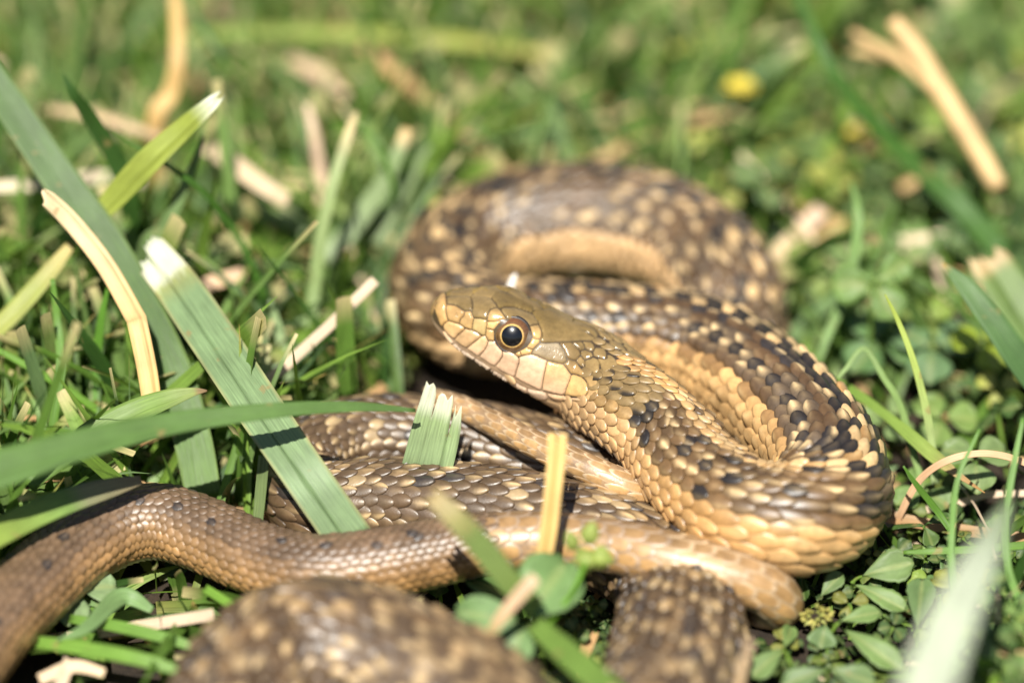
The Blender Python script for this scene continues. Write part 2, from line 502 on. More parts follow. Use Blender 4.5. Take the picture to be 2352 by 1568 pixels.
# snout cap: two rings shrinking to the tip
capV, capF = [], []
base0 = len(V_skin)
ring_prev = idx[0]
rr_ = [(.9, .02), (.65, .045), (.35, .058), (.05, .062)]
cen = V_skin[:k].mean(0)
extra = []
for ri, (f, dd_) in enumerate(rr_):
    extra.append(cen + (V_skin[:k] - cen) * f - TH * dd_)
extra = np.vstack(extra)
V_skin = np.vstack([V_skin, extra])
cidx = np.vstack([idx[0][None], base0 + np.arange(len(rr_) * k).reshape(len(rr_), k)])
cn = np.roll(cidx, -1, axis=1)
F_cap = np.stack([cidx[1:], cidx[:-1], cn[:-1], cn[1:]], -1).reshape(-1, 4)
F_skin = np.vstack([F_skin, F_cap])
bvh = BVHTree.FromPolygons([Vector(v) for v in V_skin], [tuple(int(x) for x in f) for f in F_skin if f.max() < 200 * k or f.min() >= base0])


def lerp(a, b, t):
    return np.asarray(a) * (1 - t) + np.asarray(b) * t


# ---- head shields traced from the near side of the head (two enlargements, A and B, of 3.92 px per picture px)
def A(*pts): return [(1720 + x / 3.92, 1110 + y / 3.92) for x, y in pts]
def B(*pts): return [(2000 + x / 3.92, 1200 + y / 3.92) for x, y in pts]
def C(*pts): return [(2200 + x / 3.92, 1300 + y / 3.92) for x, y in pts]
def D(*pts): return [(1940 + x / 3.92, 1400 + y / 3.92) for x, y in pts]


OLIVE = (.215, .14, .042); OLIVE2 = (.26, .175, .07); ORANGE = (.56, .34, .13); PEACH = (.72, .46, .23); PINK = (.76, .51, .32); PALE = (.76, .58, .42); TEMP = (.28, .185, .075); YEL = (.64, .40, .16)
PLATES = [
 ('rostral', 0, ORANGE, ORANGE, A((238,232),(250,290),(255,370),(258,430),(248,480),(252,560),(268,620),(285,675),(215,730),(205,785),(150,730),(120,640),(84,540),(70,440),(85,350),(125,290),(180,245))),
 ('internasal_far', 0, OLIVE, OLIVE, A((238,225),(350,170),(500,150),(580,155),(605,195),(620,275),(480,275),(330,290),(262,305),(245,260))),
 ('internasal', 1, OLIVE2, OLIVE2, A((262,305),(330,290),(480,275),(620,275),(650,320),(665,400),(670,480),(650,535),(610,525),(545,530),(470,480),(410,440),(330,425),(258,415),(258,350))),
 ('prefrontal_far', 0, OLIVE, OLIVE, A((580,155),(700,135),(860,120),(945,105),(950,150),(970,210),(970,300),(955,325),(860,285),(740,265),(620,275),(605,195))),
 ('prefrontal', 1, OLIVE2, OLIVE2, A((620,275),(740,265),(860,285),(955,325),(990,365),(1040,420),(1060,470),(1000,480),(945,505),(915,560),(903,620),(890,660),(790,640),(690,635),(665,590),(650,535),(670,480),(665,400),(650,320))),
 ('nasal', 1, ORANGE, YEL, A((258,418),(330,425),(410,440),(470,480),(545,530),(530,600),(480,650),(455,725),(370,700),(290,675),(268,620),(252,540),(248,470))),
 ('nasal', 1, YEL, YEL, A((545,530),(610,525),(650,535),(665,590),(690,635),(670,720),(658,820),(560,795),(455,725),(480,650),(530,600))),
 ('loreal', 1, (.66,.47,.2), (.66,.47,.2), A((690,635),(790,640),(890,660),(895,740),(882,800),(870,905),(820,910),(740,860),(658,820),(670,720))),
 ('preocular', 1, TEMP, YEL, A((945,505),(1000,480),(1060,470),(1110,515),(1160,590),(1200,650),(1100,670),(1000,690),(893,685),(903,620),(915,560))),
 ('preocular', 1, YEL, YEL, A((893,685),(1000,690),(1100,670),(1130,680),(1080,725),(1035,780),(1000,825),(940,805),(882,800),(895,740))),
 ('preocular', 1, YEL, YEL, A((882,800),(940,805),(1000,825),(1008,880),(1012,960),(1020,990),(912,990),(868,905),(876,850))),
 ('supraocular', 1, OLIVE2, OLIVE2, B((-37,117),(0,140),(60,115),(200,110),(350,155),(490,210),(560,260),(600,330),(605,380),(540,390),(465,405),(400,355),(320,320),(230,312),(110,300),(62,237),(12,162))),
 ('frontal', 0, OLIVE2, OLIVE, A((955,185),(1050,190),(1200,235),(1350,285),(1520,325)) + B((520,50),(600,115),(545,150),(520,190),(490,210),(350,155),(200,110),(60,115),(0,140)) + A((1060,470),(1040,420),(990,365),(955,325),(972,300),(970,210))),
 ('supraocular_far', 0, OLIVE, OLIVE, A((950,106),(1100,92),(1250,116),(1400,185),(1485,243),(1525,288),(1520,325),(1350,285),(1200,235),(1050,190),(955,185),(945,150))),
 ('parietal', 1, OLIVE, OLIVE2, B((600,115),(740,170),(880,225),(1000,300),(1150,380),(1280,450),(1370,500),(1440,555),(1500,580),(1480,620),(1420,645),(1280,642),(1120,655),(970,665),(860,665),(720,675),(640,672),(620,620),(655,570),(655,500),(630,440),(605,380),(600,330),(560,260),(490,210),(520,190),(545,150))),
 ('parietal_far', 0, OLIVE, OLIVE, B((432,-28),(520,50),(600,115),(740,170),(880,225),(1000,300),(1150,380),(1280,450),(1370,500),(1400,490),(1370,440),(1310,370),(1270,305),(1150,235),(1000,170),(850,90),(700,10),(600,-30),(500,-42))),
 ('postocular', 1, TEMP, YEL, B((465,405),(540,390),(605,380),(630,440),(655,500),(655,570),(625,612),(560,605),(512,580),(500,520),(485,460))),
 ('postocular', 1, YEL, YEL, B((512,580),(560,605),(625,612),(620,672),(600,690),(560,730),(520,775),(450,755),(418,733),(465,670),(495,620))),
 ('postocular', 1, YEL, YEL, B((418,733),(450,755),(520,775),(490,845),(430,855),(335,870),(320,820),(312,795),(370,765))),
 ('postocular', 1, YEL, YEL, B((235,832),(312,795),(320,820),(335,870),(295,888),(250,865))),
 ('temporal', 1, (.50,.40,.26), TEMP, B((490,845),(520,775),(600,700),(640,672),(720,675),(860,665),(920,670),(960,720),(1000,790),(1030,860),(1055,920),(1040,970),(990,1005),(880,985),(740,945),(680,920),(580,870))),
 ('temporal', 1, TEMP, TEMP, B((920,670),(970,665),(1120,655),(1160,690),(1210,750),(1250,790),(1265,860),(1230,900),(1190,950),(1130,940),(1055,918),(1030,860),(1000,790),(960,720))),
 ('temporal', 1, TEMP, YEL, B((990,1005),(1040,970),(1055,918),(1130,940),(1190,955),(1230,1020),(1290,1090),(1345,1135),(1330,1175),(1280,1195),(1190,1165),(1112,1150),(1060,1080),(1020,1030))),
 ('temporal', 1, TEMP, TEMP, B((1190,950),(1230,900),(1270,880),(1330,940),(1335,990),(1320,1050),(1270,1040),(1220,1000))),
 ('temporal', 1, OLIVE2, TEMP, B((1120,655),(1280,645),(1310,690),(1335,740),(1320,780),(1260,795),(1200,750),(1155,700))),
 ('temporal', 1, OLIVE2, TEMP, B((1280,645),(1420,650),(1470,690),(1490,750),(1450,805),(1390,795),(1335,765),(1320,700))),
 ('temporal', 1, OLIVE2, TEMP, B((1265,800),(1330,775),(1400,800),(1445,820),(1460,880),(1400,920),(1330,940),(1280,890),(1262,850))),
 ('temporal', 1, OLIVE2, TEMP, B((1330,940),(1400,925),(1460,890),(1530,920),(1568,980),(1560,1110),(1510,1170),(1460,1160),(1400,1110),(1330,1060),(1325,1000))),
 ('temporal', 1, OLIVE2, TEMP, C((670,420),(705,350),(800,355),(860,370),(890,450),(885,520),(850,530),(760,510),(680,490))),
 ('temporal', 1, OLIVE2, TEMP, C((740,530),(765,512),(850,535),(890,525),(895,455),(980,480),(1050,560),(1075,620),(1050,650),(970,660),(960,720),(900,750),(840,750),(800,690),(780,620))),
 ('temporal', 1, TEMP, YEL, C((560,765),(620,760),(700,790),(750,860),(780,920),(770,990),(690,995),(605,985),(600,930),(560,870),(505,812))),
 ('upper_labial', 1, YEL, PEACH, A((285,675),(370,700),(455,725),(510,760),(560,795),(500,850),(430,910),(385,970),(310,920),(240,850),(205,790),(215,730))),
 ('upper_labial', 1, PEACH, PEACH, A((560,795),(600,812),(658,820),(740,860),(810,915),(760,960),(660,1040),(570,1110),(480,1060),(390,985),(385,970),(430,910),(500,850))),
 ('upper_labial', 1, PEACH, PINK, A((810,915),(868,905),(912,990),(895,1060),(860,1130),(770,1225),(740,1235),(650,1165),(570,1110),(660,1040),(760,960))),
 ('upper_labial', 1, PINK, PINK, A((912,990),(1020,992),(1060,1060),(1120,1130),(1140,1180),(1130,1240),(1080,1320),(1020,1390),(940,1360),(850,1300),(765,1238),(860,1130),(895,1060))),
 ('upper_labial', 1, PINK, PINK, B((45,797),(140,805),(220,835),(270,880),(300,920),(298,980),(265,1080),(235,1195),(210,1205),(100,1160),(0,1100),(-78,1037),(-15,965),(35,890))),
 ('upper_labial', 1, PINK, PINK, B((300,892),(400,860),(490,845),(580,872),(680,920),(740,945),(720,1040),(690,1180),(670,1300),(655,1410),(600,1405),(450,1330),(330,1270),(235,1210),(235,1195),(265,1080),(298,980))),
 ('upper_labial', 1, YEL, PINK, B((740,945),(880,985),(990,1005),(1030,1050),(1100,1145),(1115,1180),(1090,1260),(1050,1360),(1010,1480),(980,1490),(850,1465),(665,1415),(655,1410),(670,1300),(690,1180),(720,1040))),
 ('upper_labial', 1, YEL, YEL, B((1115,1160),(1190,1168),(1280,1205),(1340,1260),(1385,1350),(1390,1420),(1350,1490),(1300,1520),(1200,1520),(1100,1505),(1010,1485),(1050,1360),(1090,1260),(1115,1180))),
 ('upper_labial', 1, YEL, PEACH, C((605,990),(690,1000),(770,1000),(785,1110),(740,1180),(640,1205),(560,1190),(535,1130),(590,1070))),
 ('lower_labial', 1, PEACH, PALE, A((208,812),(260,870),(310,940),(370,1010),(350,1070),(280,990),(232,930),(195,860))),
 ('lower_labial', 1, PALE, PALE, A((370,1010),(430,1060),(500,1125),(470,1160),(420,1130),(355,1060))),
 ('lower_labial', 1, PALE, PALE, A((505,1130),(600,1180),(715,1258),(660,1310),(560,1240),(475,1165))),
 ('lower_labial', 1, PALE, PALE, A((720,1262),(830,1330),(950,1410),(925,1490),(850,1460),(740,1375),(662,1312))),
 ('lower_labial', 1, PALE, PALE, D((90,290),(200,350),(350,440),(382,480),(370,560),(300,540),(200,480),(66,360))),
 ('lower_labial', 1, PALE, PINK, D((388,480),(460,490),(560,550),(648,590),(680,660),(690,710),(600,680),(500,630),(412,590),(377,555))),
 ('lower_labial', 1, PALE, PINK, D((655,588),(780,630),(890,640),(950,665),(985,720),(985,770),(930,785),(800,775),(720,730),(685,680))),
 ('lower_labial', 1, PINK, PEACH, D((962,668),(1100,695),(1240,712),(1300,748),(1290,790),(1200,800),(1080,775),(1000,730))),
 ('lower_labial', 1, PINK, YEL, D((1312,740),(1400,742),(1540,748),(1568,790),(1500,815),(1400,800),(1325,775))),
]


def inside(pt, poly):
    x, y = pt; c = False; n = len(poly); j = n - 1
    for i in range(n):
        xi, yi = poly[i]; xj, yj = poly[j]
        if (yi > y) != (yj > y) and x < (xj - xi) * (y - yi) / (yj - yi) + xi: c = not c
        j = i
    return c


def hit(sx, sy):
    """picture px (4096 wide) -> point and normal on the smooth head"""
    d = nz(ray(sx * .57422, sy * .57422))
    h = bvh.ray_cast(Vector(CAM), Vector(d))
    if h[0] is None:
        # beyond the outline: nearest place on the skin to the sight line
        best = None; t0 = 49.0
        for t in np.linspace(47, 52, 60):
            q = CAM + d * t
            nr = bvh.find_nearest(Vector(q))
            if best is None or nr[3] < best[3]: best = nr
        return np.array(best[0]), np.array(best[1])
    nn = np.array(h[1])
    if nn @ d > 0: nn = -nn
    return np.array(h[0]), nn


# head frame, for mirroring
HC = SNOUT.copy()
HU = DD[int(1.0 / DS)]; HS_ = SD[int(1.0 / DS)]


def mirror(p):
    """other side of the body at the same place along the spine"""
    p = np.atleast_2d(p)
    m = int(4.5 / DS)
    i = np.argmin(np.linalg.norm(p[:, None, :] - CT[None, :m], axis=2), axis=1)
    sd = SD[i]
    return p - 2 * ((p - CT[i]) * sd).sum(1)[:, None] * sd


def dist_poly(pts, poly):
    q = np.asarray(poly); a = q; b = np.roll(q, -1, 0)
    d = np.full(len(pts), 1e9)
    for i in range(len(q)):
        ab = b[i] - a[i]; t = np.clip(((pts - a[i]) @ ab) / max(ab @ ab, 1e-9), 0, 1)
        d = np.minimum(d, np.linalg.norm(pts - (a[i] + t[:, None] * ab), axis=1))
    return d


SNAKE_AT = CT[int(1.2 / DS)].copy(); SNAKE_AT[2] = 0
snake = empty('garter_snake', SNAKE_AT)
tag(snake, 'brown and yellow spotted garter snake coiled on the lawn with its head raised', 'snake')
EYE_SRC = (1720 + 1288 / 3.92, 1110 + 908 / 3.92)
plate_polys = []
for name, mir, c0, c1, poly in PLATES:
    poly = np.array(poly)
    plate_polys.append(poly)
    ctr = poly.mean(0)
    # inset towards the inside for the joint
    area = 0.5 * np.sum(poly[:, 0] * np.roll(poly[:, 1], -1) - np.roll(poly[:, 0], -1) * poly[:, 1])
    dens = []
    for i in range(len(poly)):
        a, b = poly[i], poly[(i + 1) % len(poly)]
        m = max(1, int(np.linalg.norm(b - a) / 6))
        for t in range(m): dens.append(a + (b - a) * t / m)
    dens = np.array(dens)
    tan_ = nz(np.roll(dens, -1, 0) - np.roll(dens, 1, 0))
    inn = np.stack([-tan_[:, 1], tan_[:, 0]], 1) * (1 if area > 0 else -1)
    bd = dens + inn * 0.5
    x0, y0 = poly.min(0); x1, y1 = poly.max(0)
    st = 4.2 if min(x1 - x0, y1 - y0) < 60 else 5.2
    gxx = np.arange(x0 + st / 2, x1, st); gyy = np.arange(y0 + st / 2, y1, st)
    cand = np.array([(x + (st / 2 if (r_ & 1) else 0), y) for r_, y in enumerate(gyy) for x in gxx])
    if len(cand):
        keep = np.array([inside(c_, poly) for c_ in cand]) & (dist_poly(cand, poly) > 2.6)
        cand = cand[keep]
    pts = np.vstack([bd, cand]) if len(cand) else bd
    nb = len(bd)
    res = delaunay_2d_cdt([Vector(p_) for p_ in pts], [], [list(range(nb))], 1, 1e-4)
    P2 = np.array([tuple(v) for v in res[0]]); tris = [tuple(f) for f in res[2]]
    dd_ = dist_poly(P2, poly)
    H, N = [], []
    for p_ in P2:
        h_, n_ = hit(*p_); H.append(h_); N.append(n_)
    H = np.array(H); N = np.array(N)
    hgt = -.004 + .026 * (1 - np.exp(-np.maximum(dd_ - .6, 0) / 2.6))
    V = H + N * hgt[:, None]
    # colour: upper tone to lower tone, a darker line at the joint
    tt = np.clip((P2[:, 1] - y0) / max(y1 - y0, 1), 0, 1)[:, None]
    ccol = lerp(np.array(c0)[None], np.array(c1)[None], tt)
    edge = np.exp(-np.maximum(dd_ - .9, 0) / 1.5)[:, None]
    vary = 1 + rng.normal(0, .09)
    crown = c0 in (OLIVE, OLIVE2)
    ccol = ccol * vary * (1 - .22 * edge) if not crown else (1 - .5 * (dd_ < 1.3)[:, None]) * lerp(ccol * vary, np.array((.50, .40, .22))[None], .5 * edge * (dd_ > .8)[:, None])
    nm = 'head_shield' if 'labial' not in name else 'lip_scale'
    # make triangles face outward
    tr = np.array(tris)
    fn = np.cross(V[tr[:, 1]] - V[tr[:, 0]], V[tr[:, 2]] - V[tr[:, 0]])
    flip = (fn * N[tr[:, 0]]).sum(1) < 0
    tr[flip] = tr[flip][:, ::-1]
    mesh_obj(nm, V, tr, M_SHIELD, ccol, parent=snake)
    if mir:
        mesh_obj(nm, mirror(V), tr[:, ::-1].copy(), M_SHIELD, ccol, parent=snake)

# ---- body scales
S_ROW = np.interp
ub, vb_, _ = proj(CT)
S_BIG = SS[np.argmax((ub > 1060) & (SS > STOT * .8) & (vb_ < 1300) & (TAB[:, 7] > .9))]


def Lof(s):
    r = np.interp(s, SS, TAB[:, 3])
    return np.where(s < 4.5, np.interp(s, [0, 1.2, 2.2, 3.2, 4.5], [.10, .12, .14, .17, .20]), np.where(s > S_BIG, .27, r * (.30 + .09 * np.interp(s, SS, TAB[:, 8]))))


s_i = [.45]
while s_i[-1] < STOT - .12:
    s_i.append(s_i[-1] + float(Lof(s_i[-1])))
s_i = np.array(s_i)
NR = 10
PHJ = lambda j: np.sign(j) * (np.abs(j) * 11.4 + j * j * .25) * np.pi / 180
CREAM = np.array((.80, .57, .29)); TANC = np.array((.56, .31, .11)); BRN = np.array((.108, .060, .026)); BLK = np.array((.014, .011, .010)); GRY = np.array((.115, .078, .047)); RUST = np.array((.30, .15, .05))
BR2 = np.array((.145, .088, .047)); BELLY = np.array((.86, .63, .38))
items = []
na, nb = 9, 7
aa = np.array([0, .2, .4, .55, .7, .82, .91, .965, 1.])[:, None] * np.ones((1, nb)); bb = np.array([-1, -.9, -.5, 0, .5, .9, 1.])[None] * np.ones((na, 1))
prof = np.where(aa < .5, .72 + .28 * np.sin(np.clip(aa / .5, 0, 1) * np.pi / 2), np.clip(1 - ((aa - .5) / .5) ** 2.1, 0, 1) ** .72 * .96 + .04)
SCs, PHs, LEN, HWD, COLS, SEC = [], [], [], [], [], []
rs_tab = TAB[:, 3]


def params_at(s):
    i = min(int(s / DS), len(SS) - 1)
    return TAB[i, 3], TAB[i, 6], TAB[i, 7], TAB[i, 8]


REAR = SS[(CT[:, 1] > 2.6) & (SS < 45)]; R0, R1 = REAR.min() - .8, REAR.max() + .8
seq = [(i_, s_) for i_, s_ in enumerate(s_i) if s_ <= S_BIG + .02]
k_ = seq[-1][1]; l_ = float(Lof(S_BIG - .05))
seq = [(a_, b_, False) for a_, b_ in seq] + [(len(seq) + q_, k_ + (q_ + 1) * l_, False) for q_ in range(2)]
seq += [(i_, s_, True) for i_, s_ in enumerate(s_i) if s_ > S_BIG]
for ii, s0, big in seq:
    for j in (range(-4, 5) if big else range(-NR, NR + 1)):
        s = s0 + (.5 * float(Lof(s0)) if (j & 1) else 0)
        if s > STOT - .1: continue
        phi = float(PHJ(j)) if not big else j * math.radians(31)
        r, chk, brn, drk = params_at(s)
        L = float(Lof(s))
        dphi = (11.4 + abs(j) * .5) * np.pi / 180 if not big else math.radians(31)
        if s < 3.6:
            if s < .8: continue
            q = surf(s + L * .3, abs(phi) if True else phi)   # near side
            u, v, _ = proj(q)
            pt = (float(u) / .57422, float(v) / .57422)
            if s < 2.6:
                if abs(phi) < math.radians(100) and s < 1.9: continue
                if any(inside(pt, pp) for pp in plate_polys): continue
        # --- colour of this scale: base, streak tone, how strong, on which edge
        rj = abs(j) if not big else abs(j) * 2.2
        rnd = rng.random(); r2_ = rng.random(); r3_ = rng.random()
        p2 = (ii + (1 if j > 0 else 0)) % 2
        dirn = 0.0
        tip = CREAM; tipw = .3
        if brn > .5:      # plain tail half
            base = lerp(BR2, TANC * .8, min(1, max(0, (rj - 4) / 5))) * (.8 + .4 * rnd)
            if rj in (2, 3) and (ii % 4 == 0) and r2_ < .5 and r > .3: base = BLK * 2.5
            tipw = .2; tip = np.array((.45, .32, .22))
            if big: base = lerp(np.array((.27, .16, .07)), np.array((.50, .29, .11)), min(rj / 6, 1)) * (.85 + .3 * rnd); tipw = .15
        elif s < 3.3 and rj < 7:      # nape
            base = lerp(np.array(TEMP), TANC, max(0, (rj - 5) / 3)) * (.8 + .35 * rnd)
            if rj <= 1 and s > 2.5: base = TANC * 1.1
            elif rj in (1, 2, 3, 4, 5) and r2_ < .42: tip = BLK; tipw = 1.6; dirn = 1.0 if r3_ < .5 else -1.0
            else: tipw = .15
        else:
            if rj == 0:
                base = lerp(TANC, CREAM, .7) if (p2 or r2_ < .35) else (TANC * .8 if r3_ < .6 else BRN); tipw = .3
                if drk > .5: base = lerp(base, BRN, .6)
            elif rj in (1, 2):
                if p2 == 0 or r2_ < .15: base = lerp(BLK * 1.4, BRN, (1 - chk) * .6); tipw = .1
                elif r2_ < .6: base = lerp(TANC, CREAM, .5); tipw = .7
                else: base = BRN; tipw = 1.5
                if s < 6 and rj == 1: base = lerp(TANC, CREAM, .3); tipw = .3
            elif rj == 3:
                base = BRN if r2_ < .6 else BLK * 2.5; tipw = 1.2 if (p2 and r3_ < .75) else .15; dirn = 1.
            elif rj == 4:
                base = GRY if r2_ < .7 else BRN; tipw = 1.2 if (p2 == 0 and r2_ < .7) else .15; dirn = -1. if r3_ < .6 else 0.
            elif rj == 5:
                base = (BLK * 1.8 if r3_ < chk * .8 else BRN * .7) if p2 else GRY; tipw = .1 if p2 else (1.1 if r2_ < .6 else .15)
            elif rj == 6:
                base = lerp(GRY, BRN, r3_); tipw = 1.2 if r2_ < .45 else .15; dirn = 1.
            elif rj == 7:
                base = lerp(GRY, BRN, r3_) if r2_ < .75 else BLK * 2; tipw = 1.0 if (p2 and r3_ < .6) else .15; dirn = -1.
            elif rj == 8:
                base = BLK * 2 if (p2 and r2_ < .4) else lerp(BRN, TANC, .25); tipw = .9 if r3_ < .5 else .3
            elif rj == 9:
                base = lerp(BRN, TANC, .6 if drk < .5 else .3); tipw = .4
                if r2_ > .92: base = BLK * 2
            else:
                base = TANC * .95; tipw = .3
            if R0 < s < R1 and rj <= 7:
                r4_ = rng.random()
                if rj <= 1: base, tipw = (lerp(TANC, CREAM, .6), .5) if (ii % 3 == (0 if rj == 0 else 1) and r4_ < .8) else (lerp(BLK * 2, BRN, r4_), .25)
                elif rj in (2, 3): base, tipw = (BLK * 1.8 if (ii % 3) else BRN, .2) if r4_ < .7 else (BRN, 1.2)
                else: base, tipw = (lerp(GRY, BRN, r4_), 1.3 if (ii + rj) % 2 == 0 and r4_ < .75 else .12)
            if R0 < s < R1 and rj >= 8: base = lerp(TANC, np.array((.82, .56, .3)), .6); tipw = .2
            if s < min(14, R0) and rj >= 7:
                base = lerp(TANC, np.array((.76, .48, .21)), .3 + .1 * (rj - 7)) * (.85 + .25 * r3_) if not (rj == 7 and r2_ < .4) else lerp(BRN, TANC, .4); tipw = .35
            if s > 40 and rj >= 9: tipw = .2
            if s < 5.5 and rj >= 7:
                base = lerp(base, lerp(TANC, np.array(PEACH), max(0, (4.5 - s) / 2)), .8)
                tipw = .2
            base = base * (.8 + .35 * rnd)
            if s < 6.5 and 2 <= rj <= 6:
                base = (BLK * 1.6 if r2_ < .2 else np.array((.155, .088, .036)) * (.65 + .7 * r3_)); tipw = .25 if r2_ < .75 else 1.1
            if drk > .3:
                base = lerp(base, lerp(BRN, GRY, .5), min(.85, .85 * drk + .1)); tipw *= (1 - .5 * drk)
                if r3_ < .08: base = BLK * 3
                elif r3_ > .96: base = lerp(GRY, CREAM, .4)
            if .05 < brn <= .5: base = lerp(base, BR2, brn)
        items.append((s, phi, (L if big or s < S_BIG else l_) * 1.5, dphi * .67, base, tip, tipw, r, rj if not big else -1, dirn))

NS = len(items)
S0 = np.array([t[0] for t in items]); PH0 = np.array([t[1] for t in items]); LN = np.array([t[2] for t in items]); DP = np.array([t[3] for t in items])
BC = np.array([t[4] for t in items]); TC_ = np.array([t[5] for t in items]); TW = np.array([t[6] for t in items]); RR = np.array([t[7] for t in items]); RJ = np.array([t[8] for t in items]); DR = np.array([t[9] for t in items]); BRW = np.interp(S0, SS, TAB[:, 7])
lift = .082 * RR * np.where(BRW > .5, .55, 1)
jit = rng.normal(0, 1, (NS, 4))
Sg = S0[:, None, None] + (aa[None] - .35) * LN[:, None, None] * (1 + .04 * jit[:, 0, None, None])
Pg = PH0[:, None, None] + bb[None] * prof[None] * DP[:, None, None] + .022 * jit[:, 1, None, None]
ring = (np.abs(bb) > .99) | (aa > .99)
keel = np.where(np.abs(bb) < .05, 1., 0.) * np.clip(aa * 2, 0, 1) * np.clip((1 - aa) * 6, 0, 1)
hh = (aa ** 1.0) * .80 + .12 * (1 - bb ** 2) * np.clip(aa * 3, 0, 1) * np.clip((1.0 - aa) * 5 + .35, 0, 1)
hgt = hh[None] * lift[:, None, None] + keel[None] * (.017 * np.where((RJ < 9) & (RJ >= 0) & (S0 > 3), 1, 0))[:, None, None] * (RR / .65)[:, None, None]
hgt = hgt * (1 + .22 * jit[:, 2, None, None])
hgt = np.where(ring[None], np.minimum(hgt * .45, .02), hgt) - .003
V_sc = surf(Sg, Pg, hgt).reshape(-1, 3)
# colour inside one scale: dark rim, body colour, paler streak towards the back edge of most scales
streak = np.exp(-((bb[None] - .62 * DR[:, None, None]) / .42) ** 2) * np.clip((aa - .3) * 2.6, 0, 1)[None]
cmix = streak * TW[:, None, None] * (.55 + .75 * rng.random(NS)[:, None, None])
cmix = np.clip(cmix, 0, .9)[..., None]
Cg = BC[:, None, None, :] * (1 - cmix) + TC_[:, None, None, :] * cmix
rim = np.where(ring[None], np.where(BRW > .5, .75, .25)[:, None, None], 1.0)[..., None]
sh = (.72 + .28 * np.clip(aa * 1.6, 0, 1))[None, :, :, None]
Cg = Cg * rim * sh
br_ = (ring | (np.abs(bb) > .8) | (aa > .9))[None] & (RJ < 0)[:, None, None]
Cg = np.where(br_[..., None], np.where((S0 > STOT - 9)[:, None, None, None], np.array((.56, .40, .24)), np.array((.38, .27, .18))), Cg)
C_sc = Cg.reshape(-1, 3)
gi = np.arange(na * nb).reshape(na, nb)
q = np.stack([gi[:-1, :-1], gi[1:, :-1], gi[1:, 1:], gi[:-1, 1:]], -1).reshape(-1, 4)
F_sc = (q[None] + (np.arange(NS) * na * nb)[:, None, None]).reshape(-1, 4)

# belly plates
BN = []
nb2 = 13
a2 = np.linspace(0, 1, 6)[:, None] * np.ones((1, nb2)); b2 = np.linspace(-1, 1, nb2)[None] * np.ones((6, 1))
s_b = s_i[s_i > 2.2]
NBp = len(s_b)
LB = Lof(s_b)
Sb = s_b[:, None, None] + (a2[None] - .2 - .18 * (b2[None] ** 2)) * LB[:, None, None] * 1.3
Pb = np.pi + b2[None] * math.radians(43) + 0 * Sb
hb = (a2 * .05 * (1 - b2 ** 6))[None] * np.interp(s_b, SS, TAB[:, 3])[:, None, None]
V_b = surf(Sb, Pb, hb).reshape(-1, 3)
cb = np.where((s_b < 6)[:, None], lerp(np.array(PINK), TANC, .3)[None], BELLY[None]) * (.92 + .16 * rng.random((NBp, 1)))
C_b = (cb[:, None, None, :] * np.where(a2 > .95, .6, 1)[None, :, :, None] + 0 * Sb[..., None]).reshape(-1, 3)
gi = np.arange(6 * nb2).reshape(6, nb2)
q = np.stack([gi[:-1, :-1], gi[1:, :-1], gi[1:, 1:], gi[:-1, 1:]], -1).reshape(-1, 4)
F_b = (q[None] + (np.arange(NBp) * 6 * nb2)[:, None, None]).reshape(-1, 4)

sk_s = S2.ravel()
sk_col = np.where((np.abs(F2.ravel()) > math.radians(125))[:, None], (TANC * .6)[None], np.array((.05, .034, .022))[None])
hd = np.clip((2.4 - sk_s) / .8, 0, 1)[:, None]
sk_col = sk_col * (1 - hd) + hd * np.where((np.abs(F2.ravel()) > math.radians(105))[:, None], np.array((.45, .30, .18))[None], np.array((.09, .06, .03))[None])
bz_ = (np.interp(sk_s, SS, TAB[:, 7]) > .5)[:, None]
sk_col = np.where(bz_, np.array((.34, .22, .12))[None], sk_col)
sk_col = np.vstack([sk_col, np.tile(np.array(ORANGE) * .6, (len(extra), 1))])
Vall = np.vstack([V_skin, V_sc, V_b]); Call = np.vstack([sk_col, C_sc, C_b])
Fall = np.vstack([F_skin, F_sc + len(V_skin), F_b + len(V_skin) + len(V_sc)])
mesh_obj('body', Vall, Fall, M_SKIN, Call, parent=snake)

